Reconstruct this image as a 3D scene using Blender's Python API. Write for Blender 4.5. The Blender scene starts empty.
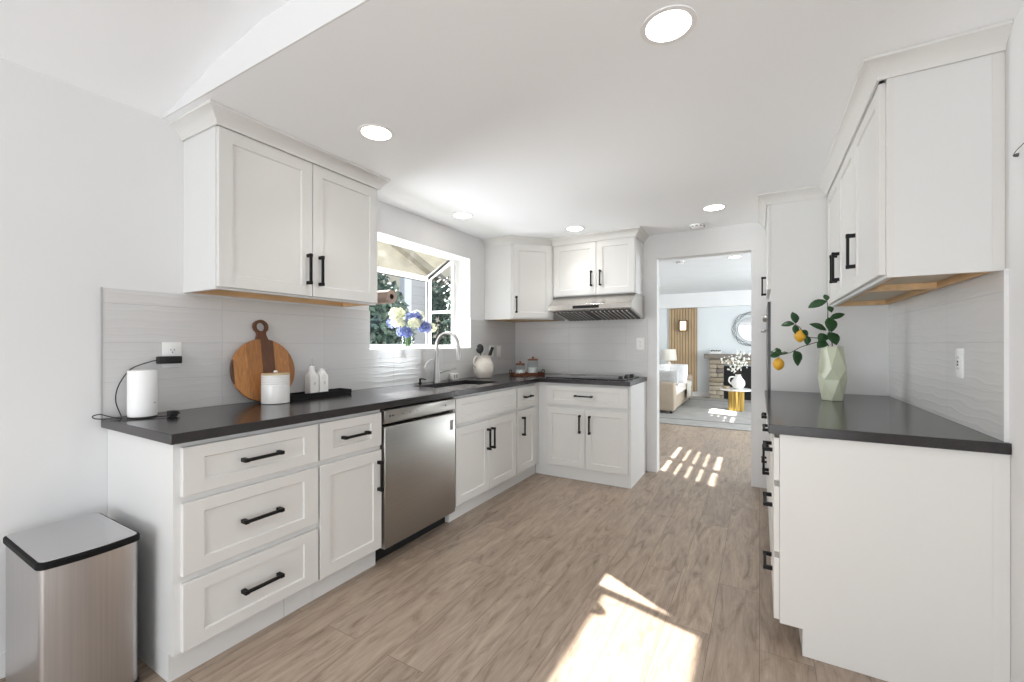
import bpy, bmesh, math, random
from mathutils import Vector, Matrix
random.seed(7)
SC = bpy.context.scene
COL = SC.collection
PI = math.pi

# ------------------------------------------------------------------ camera
cam_d = bpy.data.cameras.new('camera')
cam = bpy.data.objects.new('camera', cam_d)
COL.objects.link(cam)
cam.location = (0, 0, 1.2285)
cam.rotation_euler = (PI / 2, 0, 0.5243)
cam_d.sensor_width = 36
cam_d.lens = 428.15 / 1024 * 36
cam_d.shift_y = 3.56 / 1024
cam_d.clip_start = 0.05
cam_d.clip_end = 200
SC.camera = cam

# ------------------------------------------------------------------ view, world, sun, fill lamps
SC.view_settings.view_transform = 'Standard'
SC.view_settings.look = 'None'
SC.view_settings.gamma = 1
SC.view_settings.use_curve_mapping = False
SC.view_settings.exposure = 0.31
SC.cycles.use_denoising = True
SC.cycles.max_bounces = 12
SC.cycles.diffuse_bounces = 6
SC.cycles.glossy_bounces = 4
SC.cycles.transparent_max_bounces = 12
SC.cycles.caustics_reflective = False
SC.cycles.caustics_refractive = False
SC.cycles.sample_clamp_indirect = 6

W = bpy.data.worlds.new('sky')
SC.world = W
W.use_nodes = True
_n = W.node_tree.nodes
_bg = _n['Background']
_bg.inputs[0].default_value = (0.86, 0.93, 1.0, 1)
_bg.inputs[1].default_value = 1.5

SUN_DIR = Vector((1.0, -0.57, -0.853)).normalized()
sd = bpy.data.lights.new('sun', 'SUN')
sd.energy = 24.0
sd.angle = math.radians(0.5)
sd.color = (1.0, 0.98, 0.955)
so = bpy.data.objects.new('sun', sd)
COL.objects.link(so)
so.location = (-12, 10, 12)
so.rotation_euler = SUN_DIR.to_track_quat('-Z', 'Y').to_euler()


def area(name, loc, aim, sx, sy, power, color=(1, 1, 1)):
    d = bpy.data.lights.new(name, 'AREA')
    d.shape = 'RECTANGLE'
    d.size, d.size_y = sx, sy
    d.energy = power
    d.color = color
    o = bpy.data.objects.new(name, d)
    COL.objects.link(o)
    o.location = loc
    o.rotation_euler = Vector(aim).to_track_quat('-Z', 'Z').to_euler()
    return o


# unseen fill lamps added as daylight, mostly tilted up to brighten the ceiling
area('rear_dining_fill', (-0.6, -3.85, 0.75), (0, 1, 0.9), 3.0, 1.4, 88, (0.955, 0.98, 1.0))
area('side_dining_fill', (2.9, -1.1, 0.8), (-1, 0.15, 0.9), 2.2, 1.3, 18, (0.97, 0.985, 1.0))
area('garden_window_fill', (-4.3, 2.35, 1.30), (1, 0.1, 0.25), 1.3, 0.8, 115, (0.93, 0.97, 1.0))
area('living_room_fill', (2.65, 7.6, 1.4), (-1, 0, 0), 3.2, 2.0, 215, (0.90, 0.96, 1.0))


# recessed kitchen and living room lights, plus unseen dining lamps added as fill
DOWN = [(-1.655, 1.510, 2.279, 6), (-0.262, 1.487, 2.279, 9), (-2.105, 2.829, 2.279, 6), (-1.455, 3.661, 2.279, 8), (-0.304, 3.636, 2.279, 9),
        (-1.3, -0.4, 2.43, 9), (0.9, -0.6, 2.43, 9), (-0.9, -2.2, 2.43, 9), (-0.30, 6.67, 2.434, 9)]
for (x, y, z, p) in DOWN:
    d_ = bpy.data.lights.new('downlight_and_fill_lamp', 'SPOT')
    d_.energy = p * 2.2
    d_.color = (1.0, 0.99, 0.975)
    d_.spot_size = math.radians(120)
    d_.spot_blend = 0.9
    d_.shadow_soft_size = 0.065
    o_ = bpy.data.objects.new('downlight_and_fill_lamp', d_)
    COL.objects.link(o_)
    o_.location = (x, y, z)


# ------------------------------------------------------------------ materials
def lin(c):
    out = []
    for v in c:
        v /= 255.0
        out.append(v / 12.92 if v <= 0.04045 else ((v + 0.055) / 1.055) ** 2.4)
    return tuple(out) + (1,)


MATS = {}


def mat(name, rgb, rough=0.5, metal=0.0, vary=0.03, scale=6.0, bump=0.0, bscale=60.0, stretch=(1, 1, 1), **kw):
    if name in MATS:
        return MATS[name]
    m = bpy.data.materials.new(name)
    m.use_nodes = True
    nt = m.node_tree
    b = nt.nodes['Principled BSDF']
    b.inputs['Roughness'].default_value = rough
    b.inputs['Metallic'].default_value = metal
    for k, v in kw.items():
        b.inputs[k.replace('_', ' ')].default_value = v
    tc = nt.nodes.new('ShaderNodeTexCoord')
    mp = nt.nodes.new('ShaderNodeMapping')
    mp.inputs['Scale'].default_value = stretch
    nt.links.new(tc.outputs['Object'], mp.inputs['Vector'])
    nz = nt.nodes.new('ShaderNodeTexNoise')
    nz.inputs['Scale'].default_value = scale
    nz.inputs['Detail'].default_value = 3
    nt.links.new(mp.outputs[0], nz.inputs['Vector'])
    rp = nt.nodes.new('ShaderNodeValToRGB')
    c = lin(rgb)
    rp.color_ramp.elements[0].position = 0.3
    rp.color_ramp.elements[1].position = 0.7
    rp.color_ramp.elements[0].color = tuple(x * (1 - vary) for x in c[:3]) + (1,)
    rp.color_ramp.elements[1].color = tuple(min(1, x * (1 + vary)) for x in c[:3]) + (1,)
    nt.links.new(nz.outputs['Fac'], rp.inputs[0])
    nt.links.new(rp.outputs[0], b.inputs['Base Color'])
    if bump:
        n2 = nt.nodes.new('ShaderNodeTexNoise')
        n2.inputs['Scale'].default_value = bscale
        n2.inputs['Detail'].default_value = 4
        nt.links.new(mp.outputs[0], n2.inputs['Vector'])
        bp = nt.nodes.new('ShaderNodeBump')
        bp.inputs['Strength'].default_value = bump
        bp.inputs['Distance'].default_value = 0.01
        nt.links.new(n2.outputs['Fac'], bp.inputs['Height'])
        nt.links.new(bp.outputs[0], b.inputs['Normal'])
    MATS[name] = m
    return m


def emit(name, rgb, strength):
    m = bpy.data.materials.new(name)
    m.use_nodes = True
    nt = m.node_tree
    nt.nodes.clear()
    e = nt.nodes.new('ShaderNodeEmission')
    e.inputs[0].default_value = lin(rgb)
    e.inputs[1].default_value = strength
    o = nt.nodes.new('ShaderNodeOutputMaterial')
    nt.links.new(e.outputs[0], o.inputs[0])
    return m


def glass(name, tint=(1, 1, 1), gloss=0.012, dirt=0.0, dirt_rgb=(200, 195, 180)):
    m = bpy.data.materials.new(name)
    m.use_nodes = True
    nt = m.node_tree
    nt.nodes.clear()
    o = nt.nodes.new('ShaderNodeOutputMaterial')
    t = nt.nodes.new('ShaderNodeBsdfTransparent')
    t.inputs[0].default_value = tuple(tint) + (1,)
    g = nt.nodes.new('ShaderNodeBsdfGlossy')
    g.inputs['Roughness'].default_value = 0.02
    lw = nt.nodes.new('ShaderNodeLayerWeight')
    lw.inputs[0].default_value = 0.5
    pw = nt.nodes.new('ShaderNodeMath')
    pw.operation = 'POWER'
    pw.inputs[1].default_value = 4.0
    nt.links.new(lw.outputs['Facing'], pw.inputs[0])
    fr = nt.nodes.new('ShaderNodeMath')
    fr.operation = 'MULTIPLY_ADD'
    fr.inputs[1].default_value = 0.55
    fr.inputs[2].default_value = gloss * 0.5
    nt.links.new(pw.outputs[0], fr.inputs[0])
    mx = nt.nodes.new('ShaderNodeMixShader')
    nt.links.new(fr.outputs[0], mx.inputs[0])
    nt.links.new(t.outputs[0], mx.inputs[1])
    nt.links.new(g.outputs[0], mx.inputs[2])
    last = mx
    if dirt:
        tr = nt.nodes.new('ShaderNodeBsdfTranslucent')
        tr.inputs[0].default_value = lin(dirt_rgb)
        tc = nt.nodes.new('ShaderNodeTexCoord')
        nz = nt.nodes.new('ShaderNodeTexNoise')
        nz.inputs['Scale'].default_value = 9
        nt.links.new(tc.outputs['Object'], nz.inputs['Vector'])
        ml = nt.nodes.new('ShaderNodeMath')
        ml.operation = 'MULTIPLY'
        ml.inputs[1].default_value = dirt * 2
        nt.links.new(nz.outputs['Fac'], ml.inputs[0])
        m2 = nt.nodes.new('ShaderNodeMixShader')
        nt.links.new(ml.outputs[0], m2.inputs[0])
        nt.links.new(mx.outputs[0], m2.inputs[1])
        nt.links.new(tr.outputs[0], m2.inputs[2])
        last = m2
    nt.links.new(last.outputs[0], o.inputs[0])
    return m


def N(nt, kind, **inp):
    n = nt.nodes.new(kind)
    for k, v in inp.items():
        n.inputs[k.replace('_', ' ')].default_value = v
    return n


def floor_mat():
    m = bpy.data.materials.new('oak_plank_floor')
    m.use_nodes = True
    nt = m.node_tree
    L = nt.links.new
    b = nt.nodes['Principled BSDF']
    tc = N(nt, 'ShaderNodeTexCoord')
    sep = N(nt, 'ShaderNodeSeparateXYZ')
    L(tc.outputs['Object'], sep.inputs[0])
    cmb = N(nt, 'ShaderNodeCombineXYZ')
    L(sep.outputs[1], cmb.inputs[0])
    L(sep.outputs[0], cmb.inputs[1])
    br = nt.nodes.new('ShaderNodeTexBrick')
    br.offset = 0.37
    br.offset_frequency = 2
    br.squash = 1.0
    L(cmb.outputs[0], br.inputs['Vector'])
    br.inputs['Scale'].default_value = 1
    br.inputs['Brick Width'].default_value = 1.22
    br.inputs['Row Height'].default_value = 0.182
    br.inputs['Mortar Size'].default_value = 0.0011
    br.inputs['Mortar Smooth'].default_value = 0.2
    br.inputs['Bias'].default_value = 0.0
    br.inputs['Color1'].default_value = (0, 0, 0, 1)
    br.inputs['Color2'].default_value = (1, 1, 1, 1)
    br.inputs['Mortar'].default_value = (0.5, 0.5, 0.5, 1)
    # per-plank offset for the grain
    add = N(nt, 'ShaderNodeVectorMath')
    add.operation = 'ADD'
    sc = N(nt, 'ShaderNodeVectorMath')
    sc.operation = 'SCALE'
    L(br.outputs['Color'], sc.inputs[0])
    sc.inputs['Scale'].default_value = 13.7
    L(tc.outputs['Object'], add.inputs[0])
    L(sc.outputs[0], add.inputs[1])
    mp = N(nt, 'ShaderNodeMapping')
    mp.inputs['Scale'].default_value = (9.0, 1.5, 1)
    L(add.outputs[0], mp.inputs['Vector'])
    g1 = N(nt, 'ShaderNodeTexNoise', Scale=2.2, Detail=7.0, Roughness=0.66, Distortion=1.1)
    L(mp.outputs[0], g1.inputs['Vector'])
    mp2 = N(nt, 'ShaderNodeMapping')
    mp2.inputs['Scale'].default_value = (85.0, 4.0, 1)
    L(add.outputs[0], mp2.inputs['Vector'])
    g2 = N(nt, 'ShaderNodeTexNoise', Scale=2.0, Detail=4.0, Roughness=0.6)
    L(mp2.outputs[0], g2.inputs['Vector'])
    r1 = N(nt, 'ShaderNodeValToRGB')
    e = r1.color_ramp.elements
    e[0].position = 0.28
    e[0].color = lin((116, 99, 84))
    e[1].position = 0.72
    e[1].color = lin((184, 166, 149))
    k = e.new(0.47)
    k.color = lin((160, 142, 126))
    L(g1.outputs['Fac'], r1.inputs[0])
    # plank tone
    mxp = N(nt, 'ShaderNodeMix')
    mxp.data_type = 'RGBA'
    mxp.blend_type = 'MULTIPLY'
    mxp.inputs[0].default_value = 1.0
    r2 = N(nt, 'ShaderNodeValToRGB')
    r2.color_ramp.elements[0].color = (0.91, 0.91, 0.91, 1)
    r2.color_ramp.elements[1].color = (1.04, 1.035, 1.02, 1)
    L(br.outputs['Color'], r2.inputs[0])
    L(r1.outputs[0], mxp.inputs[6])
    L(r2.outputs[0], mxp.inputs[7])
    r3 = N(nt, 'ShaderNodeValToRGB')
    r3.color_ramp.elements[0].position = 0.3
    r3.color_ramp.elements[1].position = 0.7
    r3.color_ramp.elements[0].color = (0.84, 0.84, 0.84, 1)
    r3.color_ramp.elements[1].color = (1.08, 1.08, 1.08, 1)
    L(g2.outputs['Fac'], r3.inputs[0])
    mx2 = N(nt, 'ShaderNodeMix')
    mx2.data_type = 'RGBA'
    mx2.blend_type = 'MULTIPLY'
    mx2.inputs[0].default_value = 1.0
    L(mxp.outputs[2], mx2.inputs[6])
    L(r3.outputs[0], mx2.inputs[7])
    mx3 = N(nt, 'ShaderNodeMix')
    mx3.data_type = 'RGBA'
    L(br.outputs['Fac'], mx3.inputs[0])
    L(mx2.outputs[2], mx3.inputs[6])
    mx3.inputs[7].default_value = lin((105, 88, 75))
    L(mx3.outputs[2], b.inputs['Base Color'])
    b.inputs['Roughness'].default_value = 0.36
    bp = N(nt, 'ShaderNodeBump', Strength=0.12, Distance=0.004)
    L(g2.outputs['Fac'], bp.inputs['Height'])
    L(bp.outputs[0], b.inputs['Normal'])
    return m


def tile_mat(name, uaxis, u0, amp):
    m = bpy.data.materials.new(name)
    m.use_nodes = True
    nt = m.node_tree
    L = nt.links.new
    b = nt.nodes['Principled BSDF']
    tc = N(nt, 'ShaderNodeTexCoord')
    sep = N(nt, 'ShaderNodeSeparateXYZ')
    L(tc.outputs['Object'], sep.inputs[0])
    cmb = N(nt, 'ShaderNodeCombineXYZ')
    L(sep.outputs[uaxis], cmb.inputs[0])
    L(sep.outputs[2], cmb.inputs[1])
    mp = N(nt, 'ShaderNodeMapping')
    mp.inputs['Location'].default_value = (-u0 + 6.0, -0.896 + 1.7, 0)
    L(cmb.outputs[0], mp.inputs['Vector'])
    br = nt.nodes.new('ShaderNodeTexBrick')
    br.offset = 0.0
    br.inputs['Scale'].default_value = 1
    br.inputs['Brick Width'].default_value = 0.6
    br.inputs['Row Height'].default_value = 0.17
    br.inputs['Mortar Size'].default_value = 0.0016
    br.inputs['Mortar Smooth'].default_value = 0.3
    br.inputs['Bias'].default_value = 0
    br.inputs['Color1'].default_value = lin((209, 208, 207))
    br.inputs['Color2'].default_value = lin((212, 211, 210))
    br.inputs['Mortar'].default_value = lin((198, 198, 200))
    L(mp.outputs[0], br.inputs['Vector'])
    L(br.outputs['Color'], b.inputs['Base Color'])
    mp2 = N(nt, 'ShaderNodeMapping')
    mp2.inputs['Scale'].default_value = (0.30, 1.0, 1)
    L(mp.outputs[0], mp2.inputs['Vector'])
    wv = nt.nodes.new('ShaderNodeTexWave')
    wv.bands_direction = 'Y'
    wv.inputs['Scale'].default_value = 9.0
    wv.inputs['Distortion'].default_value = 5.0
    wv.inputs['Detail'].default_value = 1.5
    wv.inputs['Detail Scale'].default_value = 1.6
    L(mp2.outputs[0], wv.inputs['Vector'])
    rg_ = N(nt, 'ShaderNodeValToRGB')
    rg_.color_ramp.elements[0].position = 0.55
    rg_.color_ramp.elements[1].position = 1.0
    L(wv.outputs['Fac'], rg_.inputs[0])
    bp = N(nt, 'ShaderNodeBump', Strength=amp, Distance=0.006)
    L(rg_.outputs[0], bp.inputs['Height'])
    inv = N(nt, 'ShaderNodeMath')
    inv.operation = 'SUBTRACT'
    inv.inputs[0].default_value = 1
    L(br.outputs['Fac'], inv.inputs[1])
    bp2 = N(nt, 'ShaderNodeBump', Strength=0.6, Distance=0.002)
    L(inv.outputs[0], bp2.inputs['Height'])
    L(bp.outputs[0], bp2.inputs['Normal'])
    L(bp2.outputs[0], b.inputs['Normal'])
    b.inputs['Roughness'].default_value = 0.14
    return m


def ramp_mat(name, axis, stops, rough=0.4, grain=(40, 40, 3), gscale=3.0, interp='CONSTANT', gain=0.22, above=None):
    """colour bands along one object axis, with wood grain over them"""
    m = bpy.data.materials.new(name)
    m.use_nodes = True
    nt = m.node_tree
    L = nt.links.new
    b = nt.nodes['Principled BSDF']
    tc = N(nt, 'ShaderNodeTexCoord')
    sep = N(nt, 'ShaderNodeSeparateXYZ')
    L(tc.outputs['Object'], sep.inputs[0])
    ma = N(nt, 'ShaderNodeMath')
    ma.operation = 'ADD'
    ma.inputs[1].default_value = 0.5
    L(sep.outputs[axis], ma.inputs[0])
    rp = N(nt, 'ShaderNodeValToRGB')
    rp.color_ramp.interpolation = interp
    el = rp.color_ramp.elements
    el[0].position, el[0].color = stops[0][0], lin(stops[0][1])
    el[1].position, el[1].color = stops[-1][0], lin(stops[-1][1])
    for p, c in stops[1:-1]:
        x = el.new(p)
        x.color = lin(c)
    L(ma.outputs[0], rp.inputs[0])
    mp = N(nt, 'ShaderNodeMapping')
    mp.inputs['Scale'].default_value = grain
    L(tc.outputs['Object'], mp.inputs['Vector'])
    nz = N(nt, 'ShaderNodeTexNoise', Scale=gscale, Detail=5.0, Distortion=0.8)
    L(mp.outputs[0], nz.inputs['Vector'])
    r3 = N(nt, 'ShaderNodeValToRGB')
    r3.color_ramp.elements[0].position = 0.3
    r3.color_ramp.elements[1].position = 0.7
    r3.color_ramp.elements[0].color = (1 - gain,) * 3 + (1,)
    r3.color_ramp.elements[1].color = (1 + gain,) * 3 + (1,)
    L(nz.outputs['Fac'], r3.inputs[0])
    mx = N(nt, 'ShaderNodeMix')
    mx.data_type = 'RGBA'
    mx.blend_type = 'MULTIPLY'
    mx.inputs[0].default_value = 1
    src = rp.outputs[0]
    if above:
        gt = N(nt, 'ShaderNodeMath')
        gt.operation = 'GREATER_THAN'
        gt.inputs[1].default_value = above[0]
        L(sep.outputs[2], gt.inputs[0])
        m0 = N(nt, 'ShaderNodeMix')
        m0.data_type = 'RGBA'
        L(gt.outputs[0], m0.inputs[0])
        L(rp.outputs[0], m0.inputs[6])
        m0.inputs[7].default_value = lin(above[1])
        src = m0.outputs[2]
    L(src, mx.inputs[6])
    L(r3.outputs[0], mx.inputs[7])
    L(mx.outputs[2], b.inputs['Base Color'])
    b.inputs['Roughness'].default_value = rough
    return m


def island_mat(name, cols, rough=0.7, bump=0.0, bscale=30, spec=0.5, trans=0.0):
    """each loose piece of the mesh takes one of the colours"""
    m = bpy.data.materials.new(name)
    m.use_nodes = True
    nt = m.node_tree
    L = nt.links.new
    b = nt.nodes['Principled BSDF']
    g = N(nt, 'ShaderNodeNewGeometry')
    rp = N(nt, 'ShaderNodeValToRGB')
    el = rp.color_ramp.elements
    n = len(cols)
    el[0].position, el[0].color = 0.0, lin(cols[0])
    el[1].position, el[1].color = 1.0, lin(cols[-1])
    for i, c in enumerate(cols[1:-1], 1):
        x = el.new(i / (n - 1))
        x.color = lin(c)
    L(g.outputs['Random Per Island'], rp.inputs[0])
    L(rp.outputs[0], b.inputs['Base Color'])
    b.inputs['Roughness'].default_value = rough
    b.inputs['Specular IOR Level'].default_value = spec
    if bump:
        tc = N(nt, 'ShaderNodeTexCoord')
        nz = N(nt, 'ShaderNodeTexNoise', Scale=bscale, Detail=4.0)
        L(tc.outputs['Object'], nz.inputs['Vector'])
        bp = N(nt, 'ShaderNodeBump', Strength=bump, Distance=0.02)
        L(nz.outputs['Fac'], bp.inputs['Height'])
        L(bp.outputs[0], b.inputs['Normal'])
    return m


M_WALL = mat('wall_paint', (226, 226, 226), 0.75, vary=0.006, scale=2, bump=0.03, bscale=220)
M_CEIL = mat('ceiling_paint', (247, 249, 251), 0.8, vary=0.005, scale=2, bump=0.03, bscale=180)
M_LWALL = mat('living_room_paint', (226, 231, 233), 0.75, vary=0.006, scale=2)
M_TRIM = mat('trim_paint', (238, 238, 238), 0.4, vary=0.004)
M_CAB = mat('cabinet_paint', (219, 218, 215), 0.36, vary=0.006, scale=3)
M_CABEDGE = mat('cabinet_box_paint', (220, 220, 219), 0.4, vary=0.006, scale=3)
M_BLACK = mat('black_metal', (10, 10, 10), 0.55, 0.0, vary=0.1, Specular_IOR_Level=0.3)
M_BLKPL = mat('black_plastic', (15, 15, 16), 0.45, vary=0.08)
M_DARK = mat('dark_void', (12, 12, 13), 0.7, vary=0.1)
M_QUARTZ = mat('charcoal_quartz', (44, 41, 42), 0.18, vary=0.16, scale=180)
M_STEEL = mat('brushed_steel', (176, 173, 168), 0.30, 0.95, vary=0.04, scale=3, stretch=(1, 1, 60), bump=0.02, bscale=40)
M_STEELH = mat('brushed_steel_level', (190, 186, 180), 0.26, 0.95, vary=0.04, scale=3, stretch=(1, 60, 60), bump=0.02, bscale=30)
M_NICKEL = mat('brushed_nickel', (168, 166, 164), 0.38, 0.95, vary=0.03)
M_RAWWOOD = mat('unfinished_plywood', (214, 180, 136), 0.6, vary=0.14, scale=7, stretch=(4, 0.7, 4))
M_PALEPLY = mat('pale_cabinet_bottom', (214, 203, 184), 0.6, vary=0.05, scale=7)
M_CERAM = mat('white_ceramic', (236, 234, 231), 0.22, vary=0.01)
M_MATTE = mat('matt_white_plastic', (240, 240, 240), 0.45, vary=0.006)
M_PLATE = mat('white_outlet_plastic', (238, 238, 236), 0.35, vary=0.006)
M_GLASSPANE = glass('window_pane_glass')
M_ROOFPANE = glass('roof_pane_glass', (0.92, 0.91, 0.88), dirt=0.03)
M_CLEAR = glass('clear_vessel_glass', (0.95, 0.97, 0.97))
M_LEAF = island_mat('lemon_leaf_green', [(30, 66, 34), (44, 84, 44), (66, 104, 60)], 0.4)
M_STEM = mat('brown_stem', (70, 52, 38), 0.7, vary=0.15)
M_LENS = emit('lamp_lens', (255, 248, 238), 14)


# ------------------------------------------------------------------ mesh builder
class MB:
    def __init__(self):
        self.bm = bmesh.new()

    def add(self, verts, faces, M=None, smooth=False):
        vs = [self.bm.verts.new((M @ Vector(v)) if M is not None else Vector(v)) for v in verts]
        for f in faces:
            try:
                fc = self.bm.faces.new([vs[i] for i in f])
                fc.smooth = smooth
            except ValueError:
                pass
        return self

    def box(self, x0, x1, y0, y1, z0, z1, M=None):
        v = [(x, y, z) for x in (x0, x1) for y in (y0, y1) for z in (z0, z1)]
        return self.add(v, [(0, 1, 3, 2), (4, 6, 7, 5), (0, 4, 5, 1), (2, 3, 7, 6), (0, 2, 6, 4), (1, 5, 7, 3)], M)

    def rbox(self, x0, x1, y0, y1, z0, z1, r, seg=3, M=None):
        t = bmesh.new()
        v = [t.verts.new(p) for p in [(x, y, z) for x in (x0, x1) for y in (y0, y1) for z in (z0, z1)]]
        for f in [(0, 1, 3, 2), (4, 6, 7, 5), (0, 4, 5, 1), (2, 3, 7, 6), (0, 2, 6, 4), (1, 5, 7, 3)]:
            t.faces.new([v[i] for i in f])
        bmesh.ops.recalc_face_normals(t, faces=t.faces[:])
        bmesh.ops.bevel(t, geom=t.edges[:], offset=r, segments=seg, profile=0.5, affect='EDGES')
        t.verts.index_update()
        self.add([tuple(a.co) for a in t.verts], [[a.index for a in f.verts] for f in t.faces], M, True)
        t.free()
        return self

    def prism(self, poly, z0, z1, M=None, smooth=False):
        n = len(poly)
        v = [(p[0], p[1], z0) for p in poly] + [(p[0], p[1], z1) for p in poly]
        f = [tuple(range(n))[::-1], tuple(range(n, 2 * n))]
        f += [(i, (i + 1) % n, n + (i + 1) % n, n + i) for i in range(n)]
        return self.add(v, f, M, smooth)

    def lathe(self, prof, c=(0, 0, 0), seg=24, M=None, smooth=True):
        """prof: list of (radius, height); closed with caps where the radius is not zero"""
        v, f = [], []
        n = len(prof)
        for (r, z) in prof:
            for i in range(seg):
                a = 2 * PI * i / seg
                v.append((c[0] + r * math.cos(a), c[1] + r * math.sin(a), c[2] + z))
        for k in range(n - 1):
            for i in range(seg):
                j = (i + 1) % seg
                f.append((k * seg + i, k * seg + j, (k + 1) * seg + j, (k + 1) * seg + i))
        loop = tuple(prof[0]) == tuple(prof[-1])
        if prof[0][0] > 1e-6 and not loop:
            f.append(tuple(range(seg))[::-1])
        if prof[-1][0] > 1e-6 and not loop:
            f.append(tuple(range((n - 1) * seg, n * seg)))
        return self.add(v, f, M, smooth)

    def cyl(self, p0, p1, r0, r1=None, seg=16, smooth=True):
        return self.tube([p0, p1], [r0, r0 if r1 is None else r1], seg, smooth)

    def tube(self, path, r, seg=10, smooth=True, closed=False):
        pts = [Vector(p) for p in path]
        n = len(pts)
        rr = r if isinstance(r, (list, tuple)) else [r] * n
        v, f = [], []
        up = None
        for i, p in enumerate(pts):
            if closed:
                d = (pts[(i + 1) % n] - pts[i - 1]).normalized()
            else:
                d = (pts[min(i + 1, n - 1)] - pts[max(i - 1, 0)]).normalized()
            if up is None:
                up = Vector((0, 0, 1)) if abs(d.z) < 0.9 else Vector((1, 0, 0))
            a = (up - d * up.dot(d))
            if a.length < 1e-4:
                a = d.orthogonal()
            a.normalize()
            up = a
            b = d.cross(a)
            for k in range(seg):
                t = 2 * PI * k / seg
                v.append(tuple(p + (a * math.cos(t) + b * math.sin(t)) * rr[i]))
        rows = n if closed else n - 1
        for i in range(rows):
            for k in range(seg):
                l = (k + 1) % seg
                i2 = (i + 1) % n
                f.append((i * seg + k, i * seg + l, i2 * seg + l, i2 * seg + k))
        if not closed:
            f.append(tuple(range(seg))[::-1])
            f.append(tuple(range((n - 1) * seg, n * seg)))
        return self.add(v, f, None, smooth)

    def ball(self, c, rx, ry=None, rz=None, seg=16, rings=10, M=None, fn=None):
        ry = rx if ry is None else ry
        rz = rx if rz is None else rz
        v, f = [], []
        for i in range(rings + 1):
            a = -PI / 2 + PI * i / rings
            for k in range(seg):
                t = 2 * PI * k / seg
                p = Vector((math.cos(a) * math.cos(t), math.cos(a) * math.sin(t), math.sin(a)))
                s = fn(p) if fn else 1
                v.append((c[0] + p.x * rx * s, c[1] + p.y * ry * s, c[2] + p.z * rz * s))
        for i in range(rings):
            for k in range(seg):
                l = (k + 1) % seg
                f.append((i * seg + k, i * seg + l, (i + 1) * seg + l, (i + 1) * seg + k))
        return self.add(v, f, M, True)

    def pillow(self, w, h, t, M, n=14):
        """a stuffed cushion in its own x (width) / z (height) plane, plump along y"""
        v, f = [], []
        for s in (-1, 1):
            for i in range(n + 1):
                for j in range(n + 1):
                    a, b = i / n * 2 - 1, j / n * 2 - 1
                    k = max(0.0, (1 - a ** 4) * (1 - b ** 4)) ** 0.5
                    pin = 1 - 0.07 * (a * a * b * b) - 0.05 * (1 - k)
                    ed = 1 - 0.06 * (1 - b * b) * abs(a) ** 6
                    ed2 = 1 - 0.06 * (1 - a * a) * abs(b) ** 6
                    v.append((a * w / 2 * ed * pin, s * t / 2 * k, b * h / 2 * ed2 * pin))
        q = (n + 1) ** 2
        for s in range(2):
            for i in range(n):
                for j in range(n):
                    a = s * q + i * (n + 1) + j
                    f.append((a, a + 1, a + n + 2, a + n + 1))
        self.add(v, f, M, True)
        bmesh.ops.remove_doubles(self.bm, verts=self.bm.verts[:], dist=1e-5)
        return self

    def slab(self, us, vs, inside, w0, w1, fn):
        """cells of a grid filled where inside(uc, vc); shared corners, faces only on the outside"""
        idx = {}

        def g(i, j, k):
            key = (i, j, k)
            if key not in idx:
                idx[key] = self.bm.verts.new(fn(us[i], vs[j], w1 if k else w0))
            return idx[key]
        nu, nv = len(us) - 1, len(vs) - 1
        ins = [[inside((us[i] + us[i + 1]) / 2, (vs[j] + vs[j + 1]) / 2) for j in range(nv)] for i in range(nu)]

        def I(i, j):
            return 0 <= i < nu and 0 <= j < nv and ins[i][j]
        for i in range(nu):
            for j in range(nv):
                if not ins[i][j]:
                    continue
                for k in (0, 1):
                    self.bm.faces.new([g(i, j, k), g(i + 1, j, k), g(i + 1, j + 1, k), g(i, j + 1, k)])
                for (a, b, c, d, e, h) in ((-1, 0, i, j, i, j + 1), (1, 0, i + 1, j, i + 1, j + 1), (0, -1, i, j, i + 1, j), (0, 1, i, j + 1, i + 1, j + 1)):
                    if not I(i + a, j + b):
                        self.bm.faces.new([g(c, d, 0), g(e, h, 0), g(e, h, 1), g(c, d, 1)])
        return self

    def build(self, name, material, parent=None, origin=None, bevel=0.0, bseg=2):
        bm = self.bm
        bmesh.ops.recalc_face_normals(bm, faces=bm.faces[:])
        if origin is None:
            if parent is not None:
                origin = Vector(parent['_o'])
            else:
                xs = [v.co.x for v in bm.verts]
                ys = [v.co.y for v in bm.verts]
                zs = [v.co.z for v in bm.verts]
                origin = Vector(((min(xs) + max(xs)) / 2, (min(ys) + max(ys)) / 2, min(zs)))
        origin = Vector(origin)
        for v in bm.verts:
            v.co -= origin
        me = bpy.data.meshes.new(name)
        bm.to_mesh(me)
        bm.free()
        me.set_sharp_from_angle(angle=math.radians(42))
        o = bpy.data.objects.new(name, me)
        COL.objects.link(o)
        me.materials.append(material)
        o['_o'] = tuple(origin)
        if parent is not None:
            o.parent = parent
            o.location = origin - Vector(parent['_o'])
        else:
            o.location = origin
        if bevel:
            b = o.modifiers.new('edge', 'BEVEL')
            b.width = bevel
            b.segments = bseg
            b.limit_method = 'ANGLE'
            b.angle_limit = math.radians(40)
        return o


def thing(name, label, cat, loc, group=None):
    o = bpy.data.objects.new(name, None)
    o.empty_display_size = 0.1
    COL.objects.link(o)
    o.location = loc
    o['_o'] = tuple(loc)
    o['label'] = label
    o['category'] = cat
    if group:
        o['group'] = group
    return o


def tag(o, label, cat, group=None):
    o['label'] = label
    o['category'] = cat
    if group:
        o['group'] = group
    return o


def struct(o, label=None):
    o['kind'] = 'structure'
    if label:
        o['label'] = label
    return o


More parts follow.
